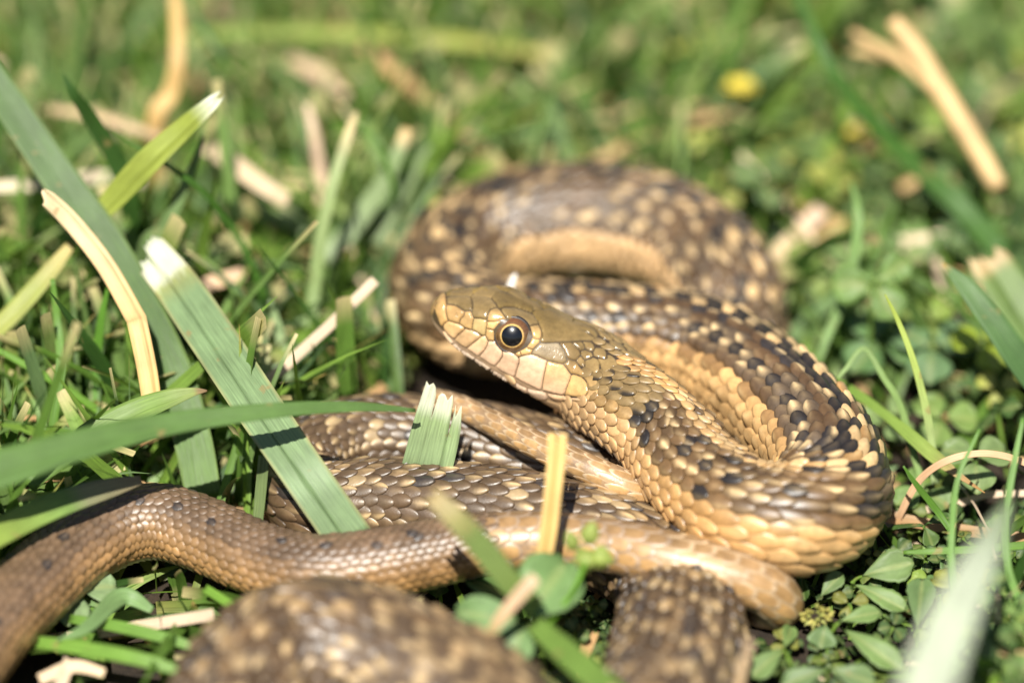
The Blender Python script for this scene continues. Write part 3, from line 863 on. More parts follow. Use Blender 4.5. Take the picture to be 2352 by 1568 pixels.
# ---- eyes
def make_eye(mirrored):
    h0, n0 = hit(*EYE_SRC)
    ax = nz(n0 * .6 - FWD * .55 + UP * 0.0)
    R = .262
    c = h0 - ax * (R - .075)
    if mirrored:
        c = mirror(c[None])[0] - HU * .06 + HS_ * .05; ax = ax - 2 * (ax @ HS_) * HS_
    t1 = nz(np.cross(ax, [0, 0, 1])); t2 = np.cross(ax, t1)
    th = np.linspace(0, math.radians(72), 26); az = np.linspace(0, 2 * np.pi, 49)[:-1]
    TH2, AZ2 = np.meshgrid(th, az, indexing='ij')
    def cap(Rr, th_, az_):
        return c + Rr * (np.cos(th_)[..., None] * ax + np.sin(th_)[..., None] * (np.cos(az_)[..., None] * t1 + np.sin(az_)[..., None] * t2))
    Vv = cap(R, TH2, AZ2).reshape(-1, 3)
    n, k = TH2.shape
    idx = np.arange(n * k).reshape(n, k); nx = np.roll(idx, -1, 1)
    Fq = np.stack([idx[:-1], idx[1:], nx[1:], nx[:-1]], -1).reshape(-1, 4)
    rad = np.sin(TH2.ravel()) * R      # distance from the eye's axis
    gold = np.array((.70, .44, .14)); brown = np.array((.10, .052, .022)); dark = np.array((.02, .012, .01)); rust = np.array((.22, .08, .03))
    colr = np.zeros((len(rad), 3))
    noise = .5 + .5 * np.sin(AZ2.ravel() * 37) * np.sin(AZ2.ravel() * 11 + 1)
    kx = [.0, .128, .134, .146, .158, .205, .218, .232, .3]
    kc = np.array([dark, dark, gold, gold, brown * 1.8, brown, brown * 1.6, dark, dark])
    for ch in range(3): colr[:, ch] = np.interp(rad, kx, kc[:, ch])
    top = np.clip(np.cos(AZ2.ravel() - math.atan2(t2 @ UP, t1 @ UP)), 0, 1)[:, None] * ((rad > .17) & (rad < .225))[:, None]
    colr = colr * (1 - .5 * top) + rust * .5 * top
    colr *= (.8 + .35 * noise)[:, None]
    e = mesh_obj('eye', Vv, Fq, M_IRIS, colr, parent=snake)
    # pupil: low round cap just proud of the iris
    th = np.linspace(0, math.asin(.131 / R), 8)
    TH3, AZ3 = np.meshgrid(th, az, indexing='ij')
    n, k = TH3.shape
    idx = np.arange(n * k).reshape(n, k); nx = np.roll(idx, -1, 1)
    Fq = np.stack([idx[:-1], idx[1:], nx[1:], nx[:-1]], -1).reshape(-1, 4)
    mesh_obj('pupil', cap(R + .004, TH3, AZ3).reshape(-1, 3), Fq, M_PUPIL, parent=e)
    # dark lid fold round the eye
    rr2 = .228
    a_ = np.linspace(0, 2 * np.pi, 49)[:-1]; b_ = np.linspace(0, 2 * np.pi, 9)[:-1]
    A_, B_ = np.meshgrid(a_, b_, indexing='ij')
    thc = math.asin(rr2 / R)
    radial = np.cos(A_)[..., None] * t1 + np.sin(A_)[..., None] * t2
    ctr = c + R * (math.cos(thc) * ax + math.sin(thc) * radial) - .0 * ax
    Vt = ctr + .017 * (np.cos(B_)[..., None] * radial + np.sin(B_)[..., None] * ax)
    idx = np.arange(A_.size).reshape(A_.shape)
    Fq = np.stack([idx, np.roll(idx, -1, 0), np.roll(np.roll(idx, -1, 0), -1, 1), np.roll(idx, -1, 1)], -1).reshape(-1, 4)
    mesh_obj('eyelid', Vt.reshape(-1, 3), Fq, M_SKIN, np.tile((.03, .02, .015), (A_.size, 1)), parent=snake)


make_eye(False); make_eye(True)


def make_nostril(mirrored):
    h0, n0 = hit(1720 + 432 / 3.92, 1110 + 578 / 3.92)
    t1 = nz(np.cross(n0, UP)); t2 = nz(np.cross(t1, n0))
    a_ = np.linspace(0, 2 * np.pi, 17)[:-1]
    ringv = h0 + n0 * .0235 + .013 * np.cos(a_)[:, None] * t1 + .027 * np.sin(a_)[:, None] * t2
    inner = h0 + n0 * .018 + .4 * (ringv - h0 - n0 * .0235)
    Vn = np.vstack([ringv, inner])
    if mirrored: Vn = mirror(Vn)
    Fn = [(i, (i + 1) % 16, 16 + (i + 1) % 16, 16 + i) for i in range(16)] + [tuple(range(16, 32))]
    mesh_obj('nostril', Vn, Fn, M_PUPIL, parent=snake)


make_nostril(False); make_nostril(True)
#VEGETATION
# ---------------------------------------------------------------- plants: builders
G_MID = (.13, .24, .055); G_DARK = (.05, .12, .03); G_PALE = (.26, .37, .25); G_YEL = (.36, .42, .10); G_BLUE = (.20, .31, .17)
STRAW = (.66, .45, .23); STRAW2 = (.50, .31, .15); WHITE = (.85, .86, .95); G_BRIGHT = (.22, .36, .08)


def stops(col, t):
    """colour along a blade: either one tone or [(t, tone), ...]"""
    if isinstance(col, tuple): return np.tile(np.array(col), (len(t), 1))
    xs = [c[0] for c in col]; cs = np.array([c[1] for c in col])
    return np.stack([np.interp(t, xs, cs[:, i]) for i in range(3)], 1)


def ribbon(pts, wid, col, nac=6, fold=.18, facing=None, fray=0.0, slits=(), point=False, thick=.010, seed=0, edge=None, ends=None):
    """a leaf blade along pts (cm) with half widths wid: lengthwise fibres, V fold, real thickness,
    frayed = jagged torn end at the last point, slits = [(fibre, depth)] tears from that end"""
    r = np.random.default_rng(seed + 11)
    n = max(14, int(6 * len(pts)))
    raw = catmull(np.column_stack([pts, wid]), max(3, n // (len(pts) - 1)))
    c = raw[:, :3]; w = raw[:, 3]
    T = nz(np.gradient(c, axis=0))
    if facing is None: facing = -FWD * .8 + np.array([0, 0, .35])
    facing = np.asarray(facing, float)
    sd = nz(np.cross(T, facing)); nr = nz(np.cross(sd, T))
    L = np.concatenate([[0], np.cumsum(np.linalg.norm(np.diff(c, axis=0), axis=1))]); t = L / L[-1]
    V, Fc, CO, VN = [], [], [], []
    wav = .03 * np.sin(np.linspace(0, 9, len(t)) + r.random() * 6)
    bks = np.linspace(-1, 1, nac + 1)
    strips = [(0, nac)] if not fray and not slits else None
    if strips is None:
        cuts = sorted(set([0, nac] + [s_[0] for s_ in slits]))
        strips = list(zip(cuts[:-1], cuts[1:]))
    sl = dict(slits)
    jag = fray * (r.random(nac + 1) ** 1.4)
    if ends is not None: jag = jag + 1 - np.array(ends)
    for (a, b) in strips:
        cols = list(range(a, b + 1))
        base = len(V)
        for kx, kc in enumerate(cols):
            tend = 1 - jag[kc]
            tt = t * tend
            cx = np.stack([np.interp(tt, t, c[:, i]) for i in range(3)], 1)
            sx = nz(np.stack([np.interp(tt, t, sd[:, i]) for i in range(3)], 1)); nx = nz(np.stack([np.interp(tt, t, nr[:, i]) for i in range(3)], 1))
            wx = np.interp(tt, t, w)
            bv = bks[kc] + 0 * tt
            # open the tear
            if kc in sl and a == kc: bv = bv + .10 * np.clip((tt - (1 - sl[kc])) / sl[kc], 0, 1)
            if kc in sl and b == kc: bv = bv - .10 * np.clip((tt - (1 - sl[kc])) / sl[kc], 0, 1)
            rib = .05 * math.cos(kc * math.pi) if nac > 4 else 0
            p = cx + sx * (wx * (bv + wav * 0))[:, None] + nx * (wx * (fold * np.abs(bv) + rib + wav * (1 + bv)))[:, None]
            V.append(p)
            cc = stops(col, tt)
            if edge is not None and (kc in (0, nac)): cc = cc * .5 + np.array(edge) * .5
            CO.append(cc); VN.append(np.stack([bv * w.max() + kc * .001, L * tend, 0 * tt], 1))
        m = len(t)
        for kx in range(len(cols) - 1):
            for i in range(m - 1):
                o = (base + kx) * m
                Fc.append((o + i, o + m + i, o + m + i + 1, o + i + 1))
    V = np.vstack(V); CO = np.vstack(CO); VN = np.vstack(VN)
    nn = len(V)
    # second side, a little below, joined by matching borders (closed sheet)
    m = len(t)
    nrm = np.tile(nr, (nn // m, 1))
    V2 = V - nrm * thick
    F1 = np.array(Fc); F2_ = F1[:, ::-1] + nn
    from collections import Counter
    ed = Counter()
    for f in Fc:
        for i in range(4): ed[(min(f[i], f[(i + 1) % 4]), max(f[i], f[(i + 1) % 4]))] += 1
    side = []
    for f in Fc:
        for i in range(4):
            a, b = f[i], f[(i + 1) % 4]
            if ed[(min(a, b), max(a, b))] == 1: side.append((b, a, a + nn, b + nn))
    Fall_ = np.vstack([F1, F2_, np.array(side)])
    return np.vstack([V, V2]), Fall_, np.vstack([CO, CO]), np.vstack([VN, VN])


HERO_BOXES = []


def blade(name, label, cat, spec, col, mat=None, group=None, root=False, **kw):
    """spec: rows (u, v, height, width) measured in the survey picture, base first, tip last"""
    pts = np.array([P(a[0], a[1], a[2]) for a in spec])
    wid = np.array([cm(a[3], p) / 2 for a, p in zip(spec, pts)])
    if root:      # carry the blade down into the turf
        pts = np.vstack([pts[0] + np.array([.05, .45, -pts[0][2]]), pts]); wid = np.concatenate([[wid[0] * .8], wid])
    V, Fq, CO, VN = ribbon(pts, wid, col, seed=len(HERO_BOXES), **kw)
    org = pts[np.argmin(pts[:, 2])]
    o = mesh_obj(name, V - org, Fq, mat or M_BLADE, CO, VN)
    o.location = tuple(org)
    HERO_BOXES.append((pts, wid))
    return tag(o, label, cat, group)


def tube(pts, rad, nseg=8, per=8):
    raw = catmull(np.column_stack([pts, rad]), per)
    c = raw[:, :3]; r = raw[:, 3]
    T = nz(np.gradient(c, axis=0))
    a0 = nz(np.cross(T, np.array([.3, .9, .2]))); b0 = np.cross(T, a0)
    th = np.linspace(0, 2 * np.pi, nseg + 1)[:-1]
    V = c[:, None] + r[:, None, None] * (np.cos(th)[None, :, None] * a0[:, None] + np.sin(th)[None, :, None] * b0[:, None])
    n, k = V.shape[:2]
    idx = np.arange(n * k).reshape(n, k); nx = np.roll(idx, -1, 1)
    Fq = np.stack([idx[:-1], nx[:-1], nx[1:], idx[1:]], -1).reshape(-1, 4)
    caps = []
    Vf = V.reshape(-1, 3); extra_ = np.vstack([c[0], c[-1]])
    fl = [tuple(f) for f in Fq]
    for i in range(k):
        fl.append((idx[0, (i + 1) % k], idx[0, i], n * k, n * k)[:3]); fl.append((idx[-1, i], idx[-1, (i + 1) % k], n * k + 1))
    tt = np.repeat(np.linspace(0, 1, n), k)
    return np.vstack([Vf, extra_]), fl, np.concatenate([tt, [0, 1]])


def leaflet_geo(base, tip, wid, normal, shape='clover', cup=.12, serr=.0, n=9, m=8):
    """one leaflet between two points: outline by shape, folded along the midrib"""
    ax = tip - base; L = np.linalg.norm(ax); ax = ax / L
    sd = nz(np.cross(ax, normal)); nr = nz(np.cross(sd, ax))
    t = np.linspace(0, 1, n); b = np.linspace(-1, 1, m + 1)
    if shape == 'clover': pr = np.interp(t, [0, .12, .35, .6, .8, .93, 1], [.06, .42, .85, 1, .9, .62, .3])
    elif shape == 'medic': pr = np.interp(t, [0, .15, .45, .7, .88, 1], [.05, .3, .78, 1, .85, .35])
    else: pr = np.interp(t, [0, .2, .5, .8, 1], [.05, .7, 1, .7, .05])
    T_, B_ = np.meshgrid(t, b, indexing='ij')
    w = pr[:, None] * wid / 2
    along = T_ * L - (T_ > .75) * (1 - np.abs(B_)) ** 2 * .06 * L * (shape == 'clover')
    along = along + .09 * L * (np.abs(B_) ** 2) * (T_ - .5) * -1.2
    if serr: w = w * (1 + serr * ((np.arange(n)[:, None] % 2) - .5) * (T_ > .5))
    P_ = base + along[..., None] * ax + (B_ * w)[..., None] * sd + (cup * wid * np.abs(B_) + .05 * wid * np.sin(T_ * 5 + B_ * 2) - .18 * L * (T_ - .3) ** 2)[..., None] * nr
    idx = np.arange(P_.shape[0] * P_.shape[1]).reshape(P_.shape[:2])
    Fq = np.stack([idx[:-1, :-1], idx[1:, :-1], idx[1:, 1:], idx[:-1, 1:]], -1).reshape(-1, 4)
    V = P_.reshape(-1, 3)
    rib = np.exp(-(np.abs(B_) / .08) ** 2).ravel()
    vein = (.5 + .5 * np.sin((T_ * 16 - np.abs(B_) * 9))).ravel() * np.clip(np.abs(B_), .1, 1).ravel()
    N = len(V)
    nr_ = np.cross(sd, ax)
    V2 = V - nr * .008
    border = np.concatenate([idx[0, :], idx[1:, -1], idx[-1, -2::-1], idx[-2:0:-1, 0]])
    sidef = np.array([(border[i], border[(i + 1) % len(border)], border[(i + 1) % len(border)] + N, border[i] + N) for i in range(len(border))])
    Fa = np.vstack([Fq, Fq[:, ::-1] + N, sidef])
    VN = np.stack([B_.ravel() * wid, T_.ravel() * L, rib], 1)
    return np.vstack([V, V2]), Fa, np.concatenate([rib, rib]), np.concatenate([vein, vein]), np.vstack([VN, VN])


def leaf_colors(col, rib, vein, pale=.35):
    c = np.array(col)[None] * (1 + .10 * (vein[:, None] - .5))
    return c * (1 - rib[:, None] * pale) + np.array((.45, .52, .25))[None] * rib[:, None] * pale


def leafy_plant(name, label, cat, foot, leaflets, stems, group=None, mat=None):
    """leaflets: (u, v, z, u2, v2, z2, width, colour, shape, tilt) measured as for blades; stems: lists of (u, v, z, width)"""
    f = P(*foot)
    root = empty(name, f)
    tag(root, label, cat, group)
    for (u, v, z, u2, v2, z2, w, col, shape, tilt) in leaflets:
        a, b = P(u, v, z), P(u2, v2, z2)
        nr = nz(np.array([tilt[0], tilt[1], 1.0]))
        V, Fa, rib, vein, VN = leaflet_geo(a, b, cm(w, a), nr, shape, serr=.10 if shape == 'medic' else 0, n=15 if shape == 'medic' else 10)
        mesh_obj('leaflet', V, Fa, mat or M_LEAF, leaf_colors(col, rib, vein), VN, parent=root)
        HERO_BOXES.append((np.array([a, b]), np.array([cm(w, a) / 2] * 2)))
    for st in stems:
        pts = np.array([P(*q[:3]) for q in st]); rad = np.array([cm(q[3], p) / 2 for q, p in zip(st, pts)])
        V, Fl, tt = tube(pts, rad)
        mesh_obj('stem', V, Fl, M_BLADE, np.tile(np.array(G_BRIGHT) * .9, (len(V), 1)), V * .3, parent=root)
    return root


def bud_geo(c, ax, L, R, col, root, name='bud'):
    ax = nz(ax); t1 = nz(np.cross(ax, [.2, .9, .1])); t2 = np.cross(ax, t1)
    t = np.linspace(0, 1, 9); pr = np.sin(np.pi * t ** .8) ** .8 * (1 - .25 * t); pr[0] = .15; pr[-1] = .05
    th = np.linspace(0, 2 * np.pi, 13)[:-1]
    V = (c + (t[:, None, None] - .5) * L * ax + R * pr[:, None, None] * (1 + .10 * np.cos(th * 5 + 1)[None, :, None]) * (np.cos(th)[None, :, None] * t1 + np.sin(th)[None, :, None] * t2))
    idx = np.arange(9 * 12).reshape(9, 12); nx = np.roll(idx, -1, 1)
    Fq = np.stack([idx[:-1], nx[:-1], nx[1:], idx[1:]], -1).reshape(-1, 4)
    cc = np.array(col)[None] * (.75 + .45 * (.5 + .5 * np.cos(np.tile(th * 5 + 1, 9))))[:, None]
    V = V.reshape(-1, 3)
    return mesh_obj(name, V, Fq, M_LEAF, cc, V * .5, parent=root)


# ---------------------------------------------------------------- the blades and stalks one can point to
blade('grass_leaf', 'widest grey-green cut grass blade with white frayed tip crossing in front of the snake', 'grass blade',
      [(812, 1250, 1.02, 106), (700, 1090, 1.75, 104), (590, 930, 2.2, 108), (480, 765, 2.5, 108), (400, 650, 2.75, 100), (322, 556, 3.0, 84)],
      [(0, G_PALE), (.8, G_PALE), (.86, (.40, .42, .22)), (.875, WHITE), (1, WHITE)], nac=12, fold=.12, fray=.02, slits=((5, .09),), ends=[.93, .94, .955, .95, .965, .96, .985, 1, 1, .99, 1, .995, .97], edge=(.6, .5, .3))
blade('grass_leaf', 'long dark green grass blade running down from the left edge behind the folded straw', 'grass blade',
      [(470, 1150, .7, 84), (440, 1000, 1.3, 88), (385, 830, 2.0, 92), (260, 590, 2.9, 90), (130, 400, 3.7, 84), (-60, 120, 5.0, 70)],
      [(0, (.13, .24, .05)), (.35, (.075, .155, .035)), (1, (.10, .18, .07))], nac=10, fold=.12, edge=(.3, .4, .2))
blade('dry_stalk', 'pale straw blade bent at a sharp kink, standing before the dark green blade', 'straw',
      [(352, 945, 1.9, 44), (338, 850, 2.3, 46), (316, 745, 2.75, 46), (306, 720, 2.8, 46), (240, 605, 3.2, 44), (160, 505, 3.6, 42), (92, 440, 4.0, 36)],
      [(0, (.66, .46, .18)), (.45, (.72, .50, .24)), (1, (.82, .66, .42))], mat=M_STRAW, nac=4, fold=.02, fray=.05, slits=((3, .08),))
blade('grass_leaf', 'out-of-focus grass blade reaching from the left edge to the short torn blade', 'grass blade',
      [(-120, 1110, 2.7, 105), (30, 1068, 2.75, 92), (200, 1018, 2.8, 74), (400, 972, 2.8, 54), (640, 942, 2.75, 36), (820, 934, 2.6, 24), (955, 942, 2.4, 8)],
      (.13, .235, .08), nac=6, fold=.15)
blade('grass_leaf', 'pointed green leaf blade with dry brown tip ending beside the folded straw', 'grass blade',
      [(60, 1110, 1.6, 50), (190, 1010, 1.9, 60), (300, 950, 2.15, 58), (390, 915, 2.25, 44), (445, 900, 2.3, 20), (476, 897, 2.3, 4)],
      [(0, G_MID), (.75, (.24, .36, .12)), (.93, (.3, .38, .14)), (.96, (.30, .20, .12)), (1, (.25, .15, .1))], nac=6, fold=.2)
blade('grass_leaf', 'grass blade with grey-brown tip lying on the plain brown coil at the left', 'grass blade',
      [(-80, 1265, 1.7, 66), (60, 1190, 1.72, 66), (170, 1145, 1.75, 60), (260, 1118, 1.75, 44), (325, 1102, 1.72, 20)],
      [(0, (.36, .45, .12)), (.6, (.22, .34, .12)), (.7, (.30, .30, .22)), (1, (.32, .25, .2))], nac=6, fold=.1)
blade('grass_leaf', 'short upright green stub with torn white tips standing between the coils near the chin', 'grass blade',
      [(972, 1110, 1.15, 118), (985, 1060, 1.5, 116), (1003, 985, 1.95, 112), (1018, 925, 2.3, 104), (1030, 876, 2.6, 96)],
      [(0, (.33, .44, .33)), (.62, (.40, .52, .34)), (.74, WHITE), (.93, WHITE), (1, (.62, .45, .25))], nac=12, fold=.06, fray=.18, slits=((4, .40), (9, .55)), ends=[.97, .99, 1, .93, .9, .93, .97, .94, .9, .84, .8, .83, .80])
blade('grass_leaf', 'yellow-green folded blade with white split tip leaning right in the upper left', 'grass blade',
      [(205, 520, 3.1, 30), (265, 455, 3.5, 56), (340, 375, 4.0, 62), (420, 300, 4.4, 52), (480, 245, 4.75, 36), (512, 212, 4.9, 18)],
      [(0, (.55, .58, .25)), (.15, G_YEL), (.8, G_YEL), (.92, WHITE), (1, WHITE)], nac=8, fold=.3, fray=.08, slits=((5, .14),))
blade('grass_leaf', 'dark green pointed blade standing up left of the yellow-green folded blade', 'grass blade',
      [(300, 480, 2.8, 44), (270, 375, 3.5, 46), (215, 285, 4.1, 36), (172, 220, 4.6, 24), (143, 168, 4.9, 3)],
      G_DARK, nac=6, fold=.3, root=True)
blade('grass_stalk', 'thin dark green stem arching from the yellow-green blade down to the wide cut blade', 'grass stem',
      [(610, 690, 1.8, 16), (570, 590, 2.4, 15), (530, 520, 2.8, 14), (460, 435, 3.4, 13), (370, 372, 3.8, 12), (256, 302, 4.2, 3)],
      (.07, .17, .03), nac=4, fold=.5)
blade('dry_stalk', 'tan vertical straw at the top left, blurred, bending near its middle', 'straw',
      [(355, 300, 2.4, 40), (392, 215, 2.9, 40), (408, 130, 3.4, 34), (402, -20, 4.0, 24)], (.62, .42, .17), mat=M_STRAW, nac=4, root=True)
blade('grass_stalk', 'thin green blade slanting from the top edge right of the tan vertical straw', 'grass stem',
      [(552, 205, 2.9, 4), (520, 150, 3.3, 14), (470, 70, 3.7, 16), (410, -30, 4.2, 16)], (.08, .18, .03), nac=4)
blade('grass_leaf', 'long yellowish grass blade lying level across the top of the picture, blurred', 'grass blade',
      [(1300, 138, 1.9, 20), (1180, 112, 2.0, 36), (1000, 92, 2.1, 42), (800, 80, 2.1, 42), (560, 76, 2.1, 38), (430, 86, 2.0, 26)],
      [(0, (.55, .48, .2)), (.3, (.45, .48, .15)), (1, (.34, .46, .16))], nac=4, facing=(0, -.3, 1))
blade('dry_stalk', 'pale straw lying level left of the tan vertical straw, blurred', 'straw',
      [(80, 248, 2.4, 14), (200, 264, 2.6, 20), (300, 292, 2.6, 20), (372, 318, 2.4, 14)], (.60, .44, .28), mat=M_STRAW, nac=4, fold=.3)
blade('dry_stalk', 'thick pale straw slanting down right behind the wide cut blade, blurred', 'straw',
      [(468, 335, 2.5, 32), (530, 372, 2.5, 42), (600, 425, 2.4, 42), (662, 462, 2.2, 34)], (.70, .56, .38), mat=M_STRAW, nac=4, fold=.3)
blade('dry_stalk', 'thin whitish straw reaching in level from the left edge behind the dark blade', 'straw',
      [(-30, 432, 2.2, 22), (100, 422, 2.2, 26), (230, 408, 2.1, 30), (330, 420, 2.0, 18)], (.74, .64, .48), mat=M_STRAW, nac=4, fold=.3)
blade('dry_stalk', 'short pinkish straw between the wide cut blade and the upright pale blades', 'straw',
      [(430, 672, 1.7, 34), (490, 650, 1.8, 36), (560, 628, 1.8, 30)], (.74, .52, .36), mat=M_STRAW, nac=4, fold=.3)
blade('dry_stalk', 'upright pale straw left of the back coil, leaning slightly', 'straw',
      [(740, 470, 1.6, 24), (736, 400, 2.0, 25), (724, 320, 2.5, 22), (706, 240, 2.9, 12)], (.72, .54, .40), mat=M_STRAW, nac=4, fold=.3)
blade('dry_stalk', 'faint straw near the top edge between the tan vertical straw and the level green blade', 'straw',
      [(660, 135, 1.6, 28), (720, 165, 1.7, 34), (800, 215, 1.6, 26)], (.66, .50, .34), mat=M_STRAW, nac=4, fold=.3)
blade('grass_leaf', 'grey-green blade lying level under the thick pale straw', 'grass blade',
      [(480, 445, 1.3, 36), (570, 480, 1.4, 44), (660, 505, 1.4, 44), (720, 540, 1.3, 30)], (.30, .40, .26), nac=4, fold=.2)
blade('grass_stalk', 'bright green stem rising steeply left of the wide cut blade top', 'grass stem',
      [(225, 960, 1.2, 18), (222, 850, 1.7, 20), (232, 740, 2.3, 18), (250, 650, 2.8, 6)], (.12, .28, .04), nac=4, fold=.3)
# forked straw at upper right: one stalk with a side branch
fork = empty('dry_stalk', P(2295, 430, 1.2))
tag(fork, 'thick forked straw with a two-pronged side branch at the upper right', 'straw')
for spec, nm in (([(2295, 432, 1.9, 44), (2230, 320, 2.4, 50), (2150, 190, 3.0, 52), (2100, 110, 3.4, 50), (2050, 48, 3.7, 36)], 'stalk'),
                 ([(2150, 200, 2.98, 40), (2080, 145, 3.1, 34), (2020, 110, 3.15, 26), (1958, 75, 3.2, 16)], 'side_branch'),
                 ([(2070, 140, 3.05, 24), (2010, 125, 3.0, 24), (1955, 118, 2.95, 14)], 'prong')):
    pts = np.array([P(*q[:3]) for q in spec]); rad = np.array([cm(q[3], p) / 2 for q, p in zip(spec, pts)])
    V, Fl, tt = tube(pts, rad, 10)
    mesh_obj(nm, V, Fl, M_STRAW, np.tile((.74, .52, .26), (len(V), 1)), V * .3, parent=fork)
blade('grass_stalk', 'long dark green blade falling diagonally through the blurred right background', 'grass stem',
      [(2300, 580, 1.2, 60), (2200, 470, 1.6, 54), (2080, 360, 2.2, 42), (1960, 230, 3.0, 34), (1890, 120, 3.6, 26), (1825, -30, 4.2, 20)],
      (.07, .17, .035), nac=4, fold=.3)
blade('grass_leaf', 'textured dark green blade entering from the right edge with a tan nick at its tip', 'grass blade',
      [(2400, 900, 1.5, 70), (2330, 810, 2.0, 66), (2270, 725, 2.4, 56), (2215, 655, 2.7, 40), (2165, 605, 2.9, 8)],
      [(0, (.10, .20, .09)), (.93, (.12, .22, .09)), (1, (.6, .4, .2))], nac=6, fold=.15)
blade('grass_leaf', 'broad blurred blade with pinkish frayed tip at the right edge', 'grass blade',
      [(2440, 880, 1.0, 110), (2370, 760, 1.4, 108), (2310, 660, 1.8, 104), (2245, 570, 2.2, 84)],
      [(0, (.16, .26, .11)), (.8, (.20, .29, .12)), (.86, (.62, .45, .32)), (1, (.80, .62, .5))], nac=8, fray=.12, slits=((3, .12),))
blade('grass_stalk', 'sunlit yellow-white edged thin blade curving up right of the snake', 'grass stem',
      [(2148, 1110, .7, 18), (2140, 1020, 1.2, 18), (2125, 930, 1.7, 18), (2095, 820, 2.3, 15), (2062, 735, 2.7, 11), (2033, 676, 3.0, 3)],
      [(0, (.5, .62, .42)), (.6, (.46, .56, .2)), (1, (.40, .48, .10))], nac=4, fold=.3)  # sunlight on the blade is painted into these pale yellow tones
blade('grass_stalk', 'thin pale stem with two bends between the snake and the sunlit edged blade', 'grass stem',
      [(2128, 1140, .5, 15), (2095, 1030, 1.0, 16), (2068, 930, 1.5, 15), (2030, 868, 1.8, 14), (1985, 800, 2.1, 11), (1942, 848, 1.9, 10), (1925, 870, 1.8, 5)],
      (.27, .40, .17), nac=4, fold=.25)
blade('grass_leaf', 'narrow green blade with a long brown drying point at the right of the loop', 'grass blade',
      [(1870, 850, 1.4, 14), (1960, 900, 1.4, 24), (2030, 950, 1.35, 22), (2090, 1000, 1.3, 30), (2150, 1052, 1.2, 32), (2200, 1090, 1.15, 16), (2262, 1131, 1.1, 2)],
      [(0, (.16, .28, .06)), (.6, (.30, .42, .12)), (.72, (.34, .42, .14)), (.85, (.55, .36, .25)), (1, (.5, .28, .12))], nac=6, fold=.2)
blade('dry_stalk', 'thin pinkish straw arching over at the right edge below the brown-pointed blade', 'straw',
      [(2052, 1225, .2, 16), (2068, 1180, .6, 16), (2110, 1105, 1.1, 17), (2170, 1060, 1.5, 17), (2240, 1042, 1.6, 16), (2310, 1048, 1.5, 16), (2400, 1080, 1.2, 15)],
      (.70, .46, .28), mat=M_STRAW, nac=4, fold=.3)
blade('grass_leaf', 'broad pale blade almost out of focus in the bottom right foreground', 'grass blade',
      [(2110, 1640, 3.9, 130), (2160, 1490, 4.0, 120), (2215, 1360, 4.05, 96), (2265, 1260, 4.0, 66), (2300, 1190, 3.9, 36), (2320, 1145, 3.8, 6)],
      [(0, (.68, .72, .80)), (.6, (.70, .75, .82)), (1, (.34, .44, .3))], nac=6, fold=.15)
blade('grass_stalk', 'leftmost of the upright green stems at the right edge beside the trefoil leaves', 'grass stem',
      [(2205, 1640, .2, 16), (2195, 1480, .8, 17), (2186, 1330, 1.1, 17), (2186, 1220, 1.5, 15), (2200, 1100, 1.9, 12), (2250, 985, 2.4, 5)],
      (.20, .36, .12), nac=4, fold=.4)
blade('grass_stalk', 'tall curved green stem nearest the right edge of the picture', 'grass stem',
      [(2290, 1600, .1, 16), (2345, 1430, .7, 18), (2315, 1300, 1.1, 18), (2312, 1180, 1.6, 17), (2330, 1060, 2.1, 14), (2350, 960, 2.5, 8)],
      (.19, .35, .11), nac=4, fold=.4)
blade('grass_stalk', 'green stem crossing level between the two upright stems at the right edge', 'grass stem',
      [(2400, 1248, .9, 20), (2280, 1258, .9, 18), (2160, 1265, .9, 16), (2075, 1268, .85, 8)], (.16, .30, .07), nac=4, fold=.3)
blade('grass_stalk', 'slanting green stem in front of the arching pink straw', 'grass stem',
      [(2182, 1215, .9, 15), (2150, 1170, 1.1, 16), (2110, 1120, 1.4, 14), (2075, 1070, 1.7, 4)], (.13, .27, .05), nac=4, fold=.3)
blade('grass_leaf', 'blurred olive blade with tan tip slanting across the lower coils towards the round clover', 'grass blade',
      [(1230, 1400, 1.6, 52), (1170, 1335, 2.0, 56), (1110, 1260, 2.4, 58), (1050, 1195, 2.75, 52), (985, 1130, 3.0, 40)],
      [(0, (.20, .28, .09)), (.6, (.22, .30, .12)), (.8, (.45, .38, .2)), (1, (.62, .45, .28))], nac=6, fray=.06)
blade('grass_leaf', 'broad green blade running from the clover down to the bottom edge', 'grass blade',
      [(1450, 1640, 1.7, 66), (1370, 1560, 1.6, 66), (1290, 1490, 1.5, 60), (1225, 1430, 1.4, 44)],
      (.20, .32, .09), nac=6, fold=.2)
blade('dry_stalk', 'upright straw stub with two rounded tips in front of the neck', 'straw',
      [(1248, 1290, 1.55, 38), (1262, 1200, 1.95, 40), (1272, 1110, 2.35, 40), (1278, 1050, 2.6, 42), (1280, 995, 2.85, 44)],
      [(0, (.62, .42, .15)), (1, (.76, .52, .2))], mat=M_STRAW, nac=6, slits=((3, .16),), fold=.3)
blade('dry_stalk', 'short pinkish straw stub pointing up over the round clover leaflets', 'straw',
      [(1112, 1478, 1.4, 22), (1150, 1420, 1.75, 26), (1195, 1365, 2.1, 30), (1232, 1326, 2.35, 28)],
      [(0, (.30, .30, .1)), (.4, (.66, .45, .28)), (1, (.80, .58, .42))], mat=M_STRAW, nac=4, fold=.5)
blade('dry_stalk', 'short straw stub rising from the bottom edge between the coil and the trefoil leaves', 'straw',
      [(1690, 1600, 1.2, 20), (1706, 1530, 1.6, 20), (1724, 1472, 2.0, 18)], [(0, (.5, .36, .2)), (1, (.80, .60, .42))], mat=M_STRAW, nac=4, fold=.5)
